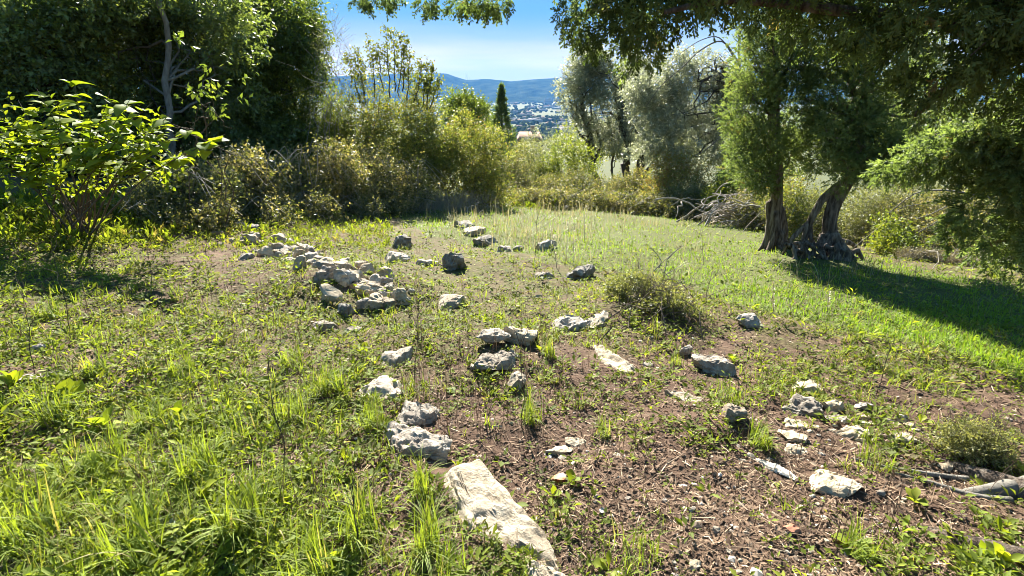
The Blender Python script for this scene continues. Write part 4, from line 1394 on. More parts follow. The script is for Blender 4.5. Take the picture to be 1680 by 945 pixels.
olive('olive_tree', "open crowned olive tree with dark leaning trunks beside the valley gap", P(1020, 290, 33),
      [(1005, 292, 955, 165, 33, .28), (1020, 292, 1010, 150, 33.2, .34), (1040, 292, 1060, 150, 33.4, .30), (1048, 292, 1090, 190, 33, .15)],
      [blob(950, 120, 40, 36, 33, 1.4), blob(935, 165, 28, 28, 32.8, 1.1), blob(985, 105, 40, 30, 33.4, 1.4), blob(1000, 160, 34, 42, 33, 1.3), blob(1040, 120, 40, 44, 33.6, 1.6), blob(960, 200, 22, 24, 33, 1.0), blob(1010, 215, 46, 44, 33, 1.3), blob(1060, 225, 40, 40, 33, 1.3), blob(1070, 160, 36, 40, 33.4, 1.3)], 6400, 20, L=.15, W=.045)
olive('olive_tree', "large silvery olive tree with arching branches behind the cypresses", P(1225, 330, 22),
      [(1215, 335, 1185, 110, 22, .2), (1240, 335, 1230, 120, 22.3, .2)],
      [blob(1080, 150, 46, 56, 22.2, 1.3), blob(1120, 270, 50, 26, 21.6, 1.0), blob(1100, 185, 56, 52, 22, 1.3), blob(1080, 235, 50, 34, 21.8, 1.1), blob(1150, 210, 54, 54, 22.2, 1.3), blob(1150, 115, 52, 42, 22.4, 1.3), blob(1190, 160, 40, 60, 22.4, 1.2), blob(1185, 250, 40, 28, 21.8, 1.0)], 5200, 26, L=.12, W=.036)
olive('olive_tree', "grey olive tree half hidden behind the right hand brush", P(1500, 360, 18.5),
      [(1480, 360, 1470, 200, 18.5, .2), (1620, 370, 1640, 210, 19, .18)],
      [blob(1450, 190, 80, 60, 19, 1.4), blob(1560, 200, 80, 60, 18.8, 1.4), blob(1660, 210, 80, 66, 19, 1.4), blob(1520, 100, 70, 40, 19.4, 1.2)], 2600, 18, L=.11, W=.033)
# the arching bare branches in front of the silvery olive
def arching_branch(label, ctrl, d, rad, matl):
    pts = [P(x, y, d + k * .05) for k, (x, y) in enumerate(ctrl)]
    return curve_pts(pts, 20)
_ob = [o for o in bpy.data.objects if o.get("label", "").startswith("large silvery")][0]
_obb = np.array(_ob.location)
for ctrl, rad in [([(1210, 100), (1185, 68), (1150, 82), (1120, 110), (1085, 140), (1060, 175)], .035), ([(1205, 95), (1180, 62), (1150, 66), (1120, 85), (1100, 100)], .025), ([(1215, 110), (1190, 112), (1160, 140), (1130, 165)], .02), ([(1240, 60), (1215, 45), (1185, 55)], .04), ([(1200, 205), (1165, 240), (1140, 255), (1125, 248)], .03), ([(1190, 130), (1160, 110), (1140, 130), (1110, 150)], .02), ([(1215, 40), (1212, 90), (1218, 130)], .06)]:
    bg_ = Geo()
    pa = arching_branch('', ctrl, 20.9, rad, None)
    tube(bg_, pa, np.linspace(rad, rad * .25, len(pa)), 6, 0, cap=False)
    bg_.build('branch', [M['grey_bark']], _ob, _obb)

# --- brush on the right behind the lawn
RB = "brush along the right edge of the lawn"
for i, (px, py, rx, ry, d, mt, lab) in enumerate([
        (1340, 330, 50, 40, 14.5, 'scrub_leaf', "grey green scrub seen between the two cypress trunks"),
        (1300, 310, 22, 36, 13.5, 'yellow_leaf', "yellow orange shrub seen between the two cypress trunks"),
        (1430, 340, 50, 50, 13.5, 'scrub_leaf', "tall weedy scrub right of the leaning cypress"),
        (1500, 360, 60, 55, 12.8, 'bramble_leaf', "brown bramble under the fallen branch"),
        (1580, 370, 70, 55, 11.8, 'bramble_leaf', "dense bramble bank behind the drooping cypress sprays"),
        (1670, 390, 70, 60, 11, 'scrub_leaf', "dusty scrub at the right end of the bramble bank"),
        (1760, 400, 70, 70, 10.5, 'scrub_leaf', "dusty scrub beyond the bramble bank"),
        (1520, 320, 70, 50, 14.5, 'scrub_leaf', "dull green scrub behind the fallen branch"),
        (1640, 320, 80, 60, 13.5, 'scrub_leaf', "shadowy scrub under the grey olive"),
        (1240, 330, 36, 24, 15.5, 'bramble_leaf', "small bramble behind the branch pile")]):
    shrub('bramble' if mt == 'bramble_leaf' else 'scrub', lab, 'bramble' if mt == 'bramble_leaf' else 'shrub', P(px, py + ry, d), [blob(px, py, rx, ry, d, .9), blob(px - rx * .5, py + ry * .3, rx * .6, ry * .6, d - .4, .7), blob(px + rx * .4, py + ry * .35, rx * .6, ry * .6, d - .2, .7)],
          M[mt], M['pale_twig'], int(1500 + rx * ry * .25), .26, 7, .05, .028, stems=10, r0=.010, group=RB, shell=.2, clump=.36, stem_spread=.7, tone=(.55, .25), up=.4, tw=.005)
shrub('lime_bush', "fresh lime green bush at the lawn edge right of the cypress roots", 'bush', P(1462, 425, 10.8), [blob(1460, 385, 30, 36, 10.8, .45), blob(1475, 400, 34, 24, 10.7, .4)], M['lime_leaf'], M['twig'], 620, .2, 6, .055, .034, stems=9, r0=.008, clump=.35, stem_spread=.2, up=.6, tone=(.6, .22))
shrub('grey_brush', "low grey dry brush lining the lawn on the right", 'brush', P(1560, 452, 9.6), [blob(1520, 432, 60, 16, 10, .5), blob(1600, 448, 60, 16, 9.4, .5), blob(1680, 462, 60, 18, 9.0, .5)], M['dry_leaf'], M['pale_twig'], 2600, .18, 5, .032, .014, stems=18, r0=.006, clump=.25, stem_spread=1.2, tone=(.5, .25), tw=.004)

# dead wood
def dead_wood(name, label, cat, base, paths, m, part='branch'):
    base = on_ground(base)
    root = thing(name, label, cat, base)
    for pa, r0 in paths:
        g = Geo()
        tube(g, pa, np.linspace(r0, r0 * .3, len(pa)), 5, 0, cap=False)
        g.build(part, [M[m]], root, base)
    return root
def branch_pile():
    r = np.random.default_rng(31)
    c = on_ground(G(1192, 373))
    out = []
    for k in range(64):
        a = r.uniform(0, 6.28)
        L = r.uniform(.6, 1.8)
        m = c + np.array([r.normal(0, .5), r.normal(0, .3), abs(r.normal(.3, .28))])
        dv = np.array([math.cos(a), math.sin(a) * .6, r.normal(.15, .25)]) * L / 2
        p0, p1 = m - dv, m + dv
        for q in (p0, p1):
            q[2] = max(q[2], float(hz(q[0], q[1])) + .02)
        out.append((wander(p0, p1, 8, .14, .12, r), r.uniform(.014, .034)))
    dead_wood('branch_pile', "grey pile of cut dead branches left of the cypress trunks", 'branch pile', c, out, 'pale_twig')
branch_pile()
dead_wood('fallen_branch', "grey forked dead branch hanging over the brambles on the right", 'branch', P(1520, 430, 11.5),
          [(curve_pts([P(x, y, 11.3) for x, y in c], 12), w) for c, w in [([(1625, 325), (1580, 316), (1540, 312), (1500, 318), (1455, 352)], .03), ([(1590, 328), (1560, 335), (1530, 350), (1500, 360)], .02), ([(1560, 312), (1545, 300), (1535, 288)], .015), ([(1600, 322), (1570, 338), (1545, 352)], .012), ([(1540, 362), (1500, 385), (1485, 392)], .012), ([(1555, 300), (1590, 292), (1620, 290)], .012), ([(1510, 335), (1480, 340), (1465, 350)], .01)]], 'grey_bark')
_b = G(1090, 452)
dead_wood('dead_thistle', "bleached branching dead thistle standing in the bright meadow", 'thistle', _b,
          [(curve_pts([P(x, y, _b[1]) for x, y in c], 8), w) for c, w in [([(1088, 455), (1092, 440), (1095, 425)], .012), ([(1095, 425), (1108, 412), (1122, 402)], .010), ([(1080, 440), (1085, 428), (1070, 408), (1063, 402)], .009), ([(1085, 455), (1105, 443), (1126, 431)], .008), ([(1072, 445), (1085, 432), (1098, 420)], .008)]], 'pale_twig')

# dried mullein-like spires and thin stalks
def spire(px, py, top, label, mname='pale_twig', lean=0., name='dried_spire', group="dried flower spires in the meadow", rad=.005, knobs=36, side=0):
    r = np.random.default_rng(int(px * 7 + py))
    a = G(px, py)
    b = P(px + lean, top, a[1])
    root = thing(name, label, 'dried plant', a, group)
    g = Geo()
    pa = wander(a, b, 10, .03, 0, r)
    tube(g, pa, np.linspace(rad, rad * .4, 10), 5, 0)
    g.build('stem', [M[mname]], root, a)
    if knobs:
        g = Geo()
        t = r.uniform(.25, 1, knobs)
        p = np.stack([np.interp(t * 9, np.arange(10), pa[:, c]) for c in range(3)], -1)
        an = r.uniform(0, 6.28, knobs)
        D = np.stack([np.cos(an), np.sin(an), np.full(knobs, .7)], -1)
        rep(g, *U_OVATE, p, frames(D, np.tile([0, 0, 1.], (knobs, 1))), np.full((knobs, 3), rad * 4.5) * r.uniform(.6, 1.2, (knobs, 1)), 0, .5)
        g.build('seed_head', [M['dry_grass']], root, a)
    for s in range(side):
        g = Geo()
        i = int(r.integers(3, 9))
        L = np.linalg.norm(b - a)
        e = pa[i] + np.array([r.normal(0, .25), r.normal(0, .15), r.uniform(.15, .35)]) * L
        tube(g, wander(pa[i], e, 6, .08, 0, r), np.linspace(rad * .6, rad * .25, 6), 4, 0, cap=False)
        g.build('twig', [M[mname]], root, a)
for x, y, t, lab, ln in [(942, 440, 358, "tallest pale dried spire behind the lichened rock", 2), (929, 428, 360, "pale dried spire close to the tallest spire", 1), (905, 420, 372, "pale dried spire above the small pale rock", -3), (913, 440, 376, "bent pale dried spire among the spires", -8), (958, 400, 335, "faint pale spire far up in the dry meadow", 4),
                         (1268, 528, 462, "dried spire standing in the lawn below the left cypress", 0), (1357, 512, 478, "short dried spire in the lawn shadow", 4), (975, 370, 338, "faint leaning pale stalk in the dry meadow", 4)]:
    spire(x, y, t, lab, lean=ln)
for x, y, t, lab, ln, sd in [(876, 452, 345, "dark branching stalk at the left of the dried spires", 6, 8), (470, 800, 585, "tall thin dark stalk in the grass clump", -28, 3), (118, 545, 395, "thin dark stalk in the bright weeds", -34, 2), (58, 620, 470, "thin leaning dark stalk by the grey blue stone", -24, 2), (855, 690, 520, "straight dark stalk in front of the stacked rocks", 2, 1),
                             (1155, 500, 440, "thin dark stalk beside the shrub mound", 14, 4), (1440, 640, 560, "thin dark stalk in weeds above the stony step", 22, 3), (590, 900, 790, "short dark stalk among long grass blades", -10, 2), (250, 470, 380, "reddish brown dock stalk left of the rubble", -10, 2), (680, 620, 470, "thin dark stalk rising beside the white sharp rock", 8, 3), (1155, 430, 345, "fine dark stalk at the back of the meadow", -6, 5)]:
    spire(x, y, t, lab, 'dark_bark', ln, 'dry_stalk', "thin dark stalks", .0029, 0, sd + 4)

# ------------------------------------------------------------------ cypresses
def spray_unit(seed, nb=10, w=.046, sub=True, one=False):
    """a cypress spray along +y: rope-like branchlets all round a stem"""
    r = np.random.default_rng(seed)
    V, F, o = [], [], 0
    def strip(a, b, wd):
        nonlocal o
        d = nrm(b - a)
        s = nrm(np.cross(d, nrm(r.normal(0, 1, 3)))) * wd
        m = a * .45 + b * .55
        if one:
            V.extend([a - s * .7, a * .5 + b * .5 + s, b])
            F.append([o, o + 1, o + 2])
            o += 3
            return
        V.extend([a, m + s, b, m - s])
        F.extend([[o, o + 1, o + 2], [o, o + 2, o + 3]])
        o += 4
    strip(np.zeros(3), np.array([0, 1., 0]), w * .6)
    for k in range(nb):
        t = .08 + .85 * k / nb
        a = k * 2.5 + r.uniform(-.5, .5)
        e = r.uniform(.5, .95)
        L = (.48 - .28 * t) * r.uniform(.7, 1.25)
        d = np.array([math.cos(a) * math.sin(e), math.cos(e), math.sin(a) * math.sin(e) * .7])
        p = np.array([0, t, 0])
        strip(p, p + d * L, w)
        if sub:
            q = p + d * L * .45
            for sgn in (-1, 1):
                d2 = nrm(d + sgn * np.array([-d[1], d[0], r.normal(0, .3)]) * .6 + r.normal(0, .2, 3))
                strip(q, q + d2 * L * .5, w * .8)
    return np.array(V), np.array(F)

SPR = [spray_unit(k) for k in range(5)]
SPR_S = [spray_unit(k + 20, 12, .085, False, True) for k in range(5)]

def sprays(g, T, D, r, size, units, droop=0., tone=(.5, .2), ts=.5):
    n = len(T)
    D = nrm(D + r.normal(0, .35, (n, 3)) + np.array([0, 0, -droop]))
    N = nrm(r.normal(0, 1, (n, 3)))
    s = size * r.uniform(.6, 1.4, n)
    tn = np.clip(tone[0] + .22 * vnoise(T / ts, 91) + r.normal(0, tone[1], n), 0, .93)
    tn = np.where(r.random(n) < .012, 1., tn)
    w = r.integers(0, len(units), n)
    for j, u in enumerate(units):
        q = w == j
        rep(g, *u, T[q], frames(D[q], N[q]), np.repeat(s[q][:, None], 3, 1), 0, tn[q])

def clumps(r, blobs, n_clump, rad, per, seed=0, shell=.55, clump=.25):
    """clump centres inside blobs, then spray bases round each"""
    C, O = fill(blobs, n_clump, r, shell, clump, .4, seed)
    n = len(C)
    R_ = rad * r.uniform(.5, 1.3, n)
    idx = np.repeat(np.arange(n), per)
    u = nrm(r.normal(0, 1, (len(idx), 3)))
    T = C[idx] + u * (R_[idx] * r.random(len(idx)) ** .4)[:, None] * np.array([1, 1, 1.15])
    D = nrm(u + O[idx] * .5)
    return C, T, D

def knotted_trunk(root, base, tubes, barkm, voxel=.028, name='trunk'):
    """trunk and its braided roots grown together into one skin"""
    g = Geo()
    for k, (ctrl, rad, gn) in enumerate(tubes):
        pa = curve_pts(ctrl, 16)
        rr = np.interp(np.linspace(0, 1, len(pa)), np.linspace(0, 1, len(rad)), rad)
        tube(g, pa, rr, 12, 0, gnarl=gn, seed=40 + k)
    o = g.build(name, [M[barkm]], root, base)
    md = o.modifiers.new("skin", 'REMESH')
    md.mode = 'VOXEL'
    md.voxel_size = voxel
    md.use_smooth_shade = True
    sm = o.modifiers.new("soft", 'SMOOTH')
    sm.iterations = 2
    return o

def cyp(px, py, d):
    return P(px, py, d)

# left cypress
def left_cypress():
    r = np.random.default_rng(201)
    d = float(G(1270, 416)[1])
    base = on_ground(G(1270, 416))
    root = thing('cypress_tree', "cypress with a straight bare trunk, left of the leaning one", 'tree', base, "two old cypresses at the edge of the lawn")
    gz = lambda px, py, dd=0.: np.array([*P(px, py, d + dd)[:2], float(hz(*P(px, py, d + dd)[:2])) - .03])
    C = lambda px, py, dd=0.: P(px, py, d + dd)
    t = [([C(1270, 420), C(1271, 370), C(1274, 330), C(1274, 290), C(1270, 200), C(1266, 60), C(1262, -120)], [.17, .125, .11, .108, .10, .085, .05], .22),
         ([C(1262, 330), C(1262, 370), C(1255, 398), gz(1242, 404)], [.06, .07, .055, .02], .25), ([C(1284, 340), C(1287, 380), C(1288, 405), gz(1300, 420, -.1)], [.05, .065, .06, .03], .25),
         ([C(1272, 350, -.1), C(1270, 385, -.15), C(1262, 408, -.2), gz(1252, 418, -.3)], [.05, .06, .05, .02], .25), ([C(1282, 380, -.1), C(1280, 405, -.2), gz(1278, 424, -.35)], [.06, .06, .03], .3),
         ([C(1290, 400, -.1), C(1310, 408, -.15), C(1330, 412, -.2), gz(1345, 420, -.25)], [.06, .07, .06, .05], .35), ([C(1276, 400, -.15), C(1296, 415, -.25), gz(1318, 428, -.3)], [.05, .05, .03], .35),
         ([C(1266, 400, .1), C(1282, 398, .2), gz(1300, 404, .3)], [.06, .05, .03], .3)]
    knotted_trunk(root, base, t, 'bark')
    blobs = [blob(1238, 245, 42, 58, d, .6), blob(1222, 180, 34, 60, d, .5), blob(1245, 110, 46, 60, d, .6), blob(1285, 190, 46, 80, d - .3, .5), blob(1290, 110, 56, 70, d - .2, .6), blob(1262, 20, 60, 70, d, .7), blob(1255, -80, 44, 80, d, .5), blob(1250, -200, 32, 90, d, .4), blob(1248, 290, 36, 24, d - .2, .4), blob(1290, 265, 36, 30, d + .3, .4), blob(1275, 235, 50, 50, d + .4, .5), blob(1258, 262, 42, 40, d - .5, .3), blob(1284, 165, 46, 60, d - .5, .3), blob(1270, 85, 46, 50, d - .5, .3)]
    g = Geo()
    cc, T, D = clumps(r, blobs, 480, .15, 28, 3, .66, .42)
    sprays(g, T, D, r, .105, SPR_S, -.25, (.6, .22))
    g.build('crown', [M['cypress_leaf']], root, base)
    for q in cc[::9]:
        lg = Geo()
        st = C(1270, float(np.clip(proj(q)[1] + 50, -100, 290)))
        tube(lg, wander(st, q, 8, .12, .02, r), np.linspace(.03, .006, 8), 5, 0, cap=False)
        lg.build('limb', [M['bark']], root, base)
left_cypress()

def leaning_cypress():
    r = np.random.default_rng(203)
    d = float(G(1375, 430)[1])
    base = on_ground(G(1370, 430))
    root = thing('cypress_tree', "leaning cypress with a hollow arched trunk and knotted exposed roots", 'tree', base, "two old cypresses at the edge of the lawn")
    gz = lambda px, py, dd=0.: np.array([*P(px, py, d + dd)[:2], float(hz(*P(px, py, d + dd)[:2])) - .03])
    C = lambda px, py, dd=0.: P(px, py, d + dd)
    t = [([C(1360, 420), C(1362, 395), C(1362, 360), C(1372, 330), C(1390, 300), C(1408, 250), C(1424, 150), C(1424, 0), C(1414, -150)], [.14, .125, .112, .105, .10, .10, .09, .07, .05], .22),
         ([C(1386, 296, -.05), C(1368, 310, -.05), C(1350, 326), C(1338, 346), C(1326, 370), C(1318, 396), gz(1310, 412, .05)], [.06, .065, .062, .06, .055, .05, .035], .22),
         ([C(1330, 364), C(1318, 372), C(1306, 384), C(1296, 396), gz(1286, 404, .1)], [.05, .042, .04, .036, .02], .25),
         ([C(1328, 370), C(1330, 390), C(1336, 404), gz(1334, 424, -.1)], [.05, .04, .04, .03], .3),
         ([C(1368, 385, -.05), C(1378, 400, -.1), C(1392, 418, -.15), C(1402, 430, -.2), gz(1410, 444, -.3)], [.09, .085, .075, .06, .03], .25),
         ([C(1350, 385, -.05), C(1344, 402, -.15), C(1350, 415, -.25), gz(1346, 432, -.35)], [.06, .045, .045, .03], .35),
         ([C(1362, 385, -.1), C(1360, 405, -.2), C(1366, 418, -.3), gz(1376, 436, -.4)], [.07, .05, .045, .03], .35),
         ([C(1356, 395, -.1), C(1346, 408, -.2), C(1352, 420, -.3), C(1344, 428, -.35), gz(1340, 436, -.4)], [.04, .034, .036, .034, .02], .4),
         ([C(1325, 395, -.05), C(1314, 404, -.15), C(1320, 416, -.25), gz(1312, 426, -.3)], [.04, .036, .036, .03], .4),
         ([C(1336, 400, -.1), C(1322, 408, -.2), C(1330, 420, -.3), gz(1326, 432, -.35)], [.034, .032, .034, .02], .4),
         ([C(1372, 400, -.15), C(1384, 418, -.3), gz(1386, 440, -.4)], [.05, .05, .03], .3),
         ([C(1310, 410, 0), C(1330, 418, -.1), C(1350, 424, -.2), gz(1372, 432, -.25)], [.05, .055, .06, .05], .4),
         ([C(1376, 395, .1), C(1392, 398, .3), C(1402, 404, .4), gz(1410, 412, .5)], [.06, .045, .04, .02], .3),
         ([C(1366, 312), C(1358, 336), C(1352, 362), C(1352, 385)], [.03, .028, .03, .04], .3)]
    for k in range(26):
        x = r.uniform(1296, 1408); y = r.uniform(404, 436) + (x - 1296) * .06
        dd = r.uniform(-.42, .1)
        w = r.uniform(9, 20)
        t.append(([C(x - w, y - 6 + r.normal(0, 4), dd), C(x - w * .3, y + r.normal(0, 6), dd - .05), C(x + w * .3, y + r.normal(0, 6), dd - .08), gz(x + w, y + 8, dd - .1)], list(r.uniform(.022, .045, 3)), .45))
    knotted_trunk(root, base, t, 'bark', .019)
    blobs = [blob(1395, 240, 62, 58, d - .1, .6), blob(1375, 150, 56, 80, d, .6), blob(1440, 200, 60, 70, d, .7), blob(1380, 60, 60, 70, d, .7), blob(1450, 100, 70, 70, d, .7), blob(1460, 270, 56, 36, d, .6), blob(1420, 285, 56, 24, d, .5), blob(1510, 220, 56, 60, d + .1, .6), blob(1400, -60, 46, 80, d, .5), blob(1410, -190, 34, 90, d, .4), blob(1345, 245, 30, 40, d + .4, .4), blob(1398, 268, 50, 26, d - .5, .3), blob(1388, 190, 50, 60, d - .5, .3), blob(1440, 240, 50, 46, d - .5, .3)]
    g = Geo()
    cc, T, D = clumps(r, blobs, 600, .15, 28, 5, .66, .42)
    sprays(g, T, D, r, .105, SPR_S, -.2, (.6, .22))
    g.build('crown', [M['cypress_leaf']], root, base)
    for q in cc[::9]:
        lg = Geo()
        st = C(1398, float(np.clip(proj(q)[1] + 40, -120, 285)))
        tube(lg, wander(st, q, 8, .12, .02, r), np.linspace(.03, .006, 8), 5, 0, cap=False)
        lg.build('limb', [M['bark']], root, base)
leaning_cypress()

# the near cypress: trunk outside the frame on the right, low branches across the top of the view
def near_cypress():
    r = np.random.default_rng(207)
    base = on_ground(np.array([3.15, 1.75, 0]))
    root = thing('cypress_tree', "near cypress whose dark low branches hang across the top of the view", 'tree', base)
    C = P
    tube_specs = [([base + np.array([0, 0, -.2]), base + np.array([0, 0, .5]), base + np.array([.03, .05, 1.6]), base + np.array([0, .1, 3.2]), base + np.array([-.05, .05, 5.2]), base + np.array([0, 0, 7.5])], [.36, .27, .23, .19, .13, .05], .22)]
    for a, b, c in [((-.9, -.1), (-1.5, .35), .07), ((-.6, .5), (-1.0, 1.1), .06), ((.5, .4), (1.1, .7), .06), ((.3, -.6), (.6, -1.2), .06)]:
        m = base + np.array([a[0], a[1], 0]); m[2] = float(hz(m[0], m[1])) + .03
        e = base + np.array([b[0], b[1], 0]); e[2] = float(hz(e[0], e[1])) - .05
        tube_specs.append(([base + np.array([0, 0, .25]), base * .5 + m * .5 + np.array([0, 0, .08]), m, e], [.12, .09, c, .02], .3))
    knotted_trunk(root, base, tube_specs, 'bark', .03)
    top = base + np.array([0, .05, 0])
    branches = [([(1690, 70), (1560, 40), (1400, 20), (1200, 0), (1090, 20)], 2.7, .05), ([(1700, 85), (1640, 95), (1560, 140), (1500, 190)], 2.5, .05), ([(1500, -40), (1200, -60), (950, -40), (800, -30), (650, -25)], 3.0, .045),
                ([(1300, -20), (1150, -40), (1020, -10), (960, 20)], 3.1, .035), ([(1720, 20), (1600, -20), (1450, -40), (1300, -60)], 2.4, .05)]
    for ctrl, dd, rad in branches:
        pts = [base + np.array([0, .05, 2.0 + .15 * (rad > .04)])] + [C(x, y, dd) for x, y in ctrl]
        lg = Geo()
        pa = curve_pts(pts, 22)
        tube(lg, pa, np.linspace(rad, rad * .2, len(pa)), 7, 0, gnarl=.2, seed=int(rad * 1000), cap=False)
        lg.build('limb', [M['bark']], root, base)
    # hanging masses
    dark = [blob(1035, 25, 32, 62, 3.0, .3), blob(1070, 40, 28, 62, 3.0, .3), blob(1010, -10, 50, 50, 3.1, .35), blob(965, -8, 34, 30, 3.2, .3), blob(1130, -20, 50, 40, 2.9, .4), blob(1220, -30, 80, 50, 2.8, .4), blob(1330, -10, 80, 50, 2.7, .4), blob(1440, 20, 70, 62, 2.6, .4), blob(1540, 70, 60, 66, 2.5, .4), blob(1520, 140, 46, 32, 2.5, .3), blob(1620, 0, 80, 66, 2.4, .4), blob(1730, 110, 60, 100, 2.4, .4), blob(1640, 120, 46, 46, 2.6, .35), blob(1400, 40, 46, 36, 2.8, .3),
            blob(1200, -140, 260, 80, 3.2, .7), blob(1500, -150, 300, 100, 2.8, .8), blob(900, -130, 200, 70, 3.2, .5), blob(1780, -60, 120, 160, 2.2, .5)]
    g = Geo()
    cc, T, D = clumps(r, dark, 720, .075, 10, 7, .3, .1)
    sprays(g, T, D, r, .095, SPR, .8, (.5, .2))
    # thin tips hanging into the sky
    tips = [(600, -6, 22, 10), (700, 2, 18, 12), (765, 0, 36, 14), (800, 8, 26, 14), (825, 0, 16, 14), (925, 25, 14, 12), (945, 42, 18, 18), (960, 60, 14, 14), (978, 75, 12, 14), (640, -10, 20, 8)]
    tb = [blob(x, y, w, h, 3.1, .15) for x, y, w, h in tips]
    T2, D2 = fill(tb, 330, r, .1, 0, .4, 4)
    sprays(g, T2, D2 * .4, r, .075, SPR, .7, (.3, .15))
    g.build('crown', [M['cypress_leaf']], root, base)
    # the drooping curtain on the right
    cur = [blob(1595, 350, 18, 34, 4.6, .2), blob(1588, 388, 16, 22, 4.6, .2), blob(1655, 300, 30, 44, 4.5, .3), blob(1640, 400, 20, 26, 4.6, .2), blob(1690, 380, 26, 70, 4.4, .3), blob(1570, 245, 36, 36, 4.8, .3), blob(1640, 225, 50, 40, 4.6, .35), blob(1700, 240, 50, 70, 4.4, .4), blob(1520, 262, 30, 26, 5.0, .3), blob(1480, 282, 24, 16, 5.2, .3), blob(1628, 432, 14, 12, 4.6, .15)]
    g = Geo()
    c2, T, D = clumps(r, cur, 190, .10, 17, 8, .3, .3)
    sprays(g, T, D, r, .12, SPR_S, .6, (.5, .2))
    g.build('foliage', [M['cypress_leaf']], root, base)
    for q in list(c2[::8]) + list(cc[::24]):
        lg = Geo()
        st = q + np.array([r.uniform(.2, .6), r.normal(0, .2), r.uniform(.15, .5)])
        tube(lg, wander(st, q, 7, .12, .05, r), np.linspace(.012, .003, 7), 4, 0, cap=False)
        lg.build('twig', [M['bark']], root, base)
    # surface roots running through the litter
    for ctrl, rad in [([(1640, 792), (1680, 788), (1760, 800)], None), ([(1590, 782), (1520, 772), (1440, 762), (1400, 752)], .016), ([(1660, 820), (1600, 810), (1540, 790), (1470, 775)], .02)]:
        if rad is None:
            continue
        pts = [G(x, y) + np.array([0, 0, .006]) for x, y in ctrl]
        lg = Geo()
        pa = curve_pts(pts, 18)
        tube(lg, pa, np.linspace(rad, rad * .4, len(pa)), 8, 0, gnarl=.3, seed=3)
        lg.build('root', [M['grey_bark']], root, base)
    pts = [G(x, y) + np.array([0, 0, z]) for x, y, z in [(1780, 792, .05), (1700, 800, .04), (1655, 803, .03), (1615, 806, .01), (1580, 800, -.03)]]
    lg = Geo()
    pa = curve_pts(pts, 20)
    tube(lg, pa, np.linspace(.055, .03, len(pa)), 12, 0, gnarl=.3, seed=8)
    lg.build('root', [M['grey_bark']], root, base)
near_cypress()

# ------------------------------------------------------------------ low plants in the clearing
p_ = G(1070, 525)
shrub('green_mound', "low dark green wiry shrub mound in the middle of the clearing", 'shrub', p_,
      [blob(1010, 476, 40, 16, p_[1] + .5, .28), blob(1050, 488, 50, 26, p_[1] + .35, .3), blob(1095, 508, 46, 28, p_[1] + .15, .28), blob(1130, 530, 44, 18, p_[1], .22), blob(1060, 520, 44, 18, p_[1] - .02, .2), blob(1170, 545, 36, 12, p_[1] - .05, .2)],
      M['scrub_leaf'], M['twig'], 1700, .14, 7, .03, .015, stems=24, r0=.006, lumps=9, shell=.2, clump=.3, stem_spread=.3, tone=(.5, .22), up=.5, tw=.002)
p_ = G(1600, 745)
shrub('wiry_bush', "small wiry green bush beyond the big root on the right", 'shrub', p_, [blob(1590, 722, 60, 30, p_[1], .18), blob(1630, 725, 40, 28, p_[1], .15), blob(1555, 735, 34, 18, p_[1], .12)], M['scrub_leaf'], M['twig'], 900, .09, 7, .02, .007, stems=18, r0=.0025, shell=.15, clump=.2, stem_spread=.12, tone=(.6, .22), up=.5, tw=.0015)

# prominent grass tufts, one thing each
def tuft(px, py, n, L, W, label, tone=.7, spread=.05, m='grass', bends=(.3, .8, 1.3, 1.7, 2.1)):
    r = np.random.default_rng(int(px + py * 3))
    a = G(px, py)
    g = Geo()
    an = r.uniform(0, 6.28, n)
    ps = np.stack([np.sin(an) * spread * r.random(n) ** .5, np.cos(an) * spread * r.random(n) ** .5, np.full(n, -.005)], -1)
    which = r.integers(0, len(bends), n)
    LL = L * r.uniform(.5, 1.2, n)
    tn = np.clip(r.normal(tone, .15, n), 0, 1)
    tn = np.where(r.random(n) < .04, .08, tn)
    for j, b in enumerate(bends):
        q = which == j
        rep(g, *u_blade(b, 6), ps[q], yaw(an[q] + r.normal(0, .6, q.sum())), np.stack([np.full(q.sum(), W) * r.uniform(.6, 1.3, q.sum()), LL[q], LL[q]], -1), 0, tn[q])
    o = link(bpy.data.objects.new('grass_tuft', g.mesh('grass_tuft', [M[m]])))
    o.location = tuple(a)
    return tag(o, label, 'grass tuft', "grass tufts one can tell apart")
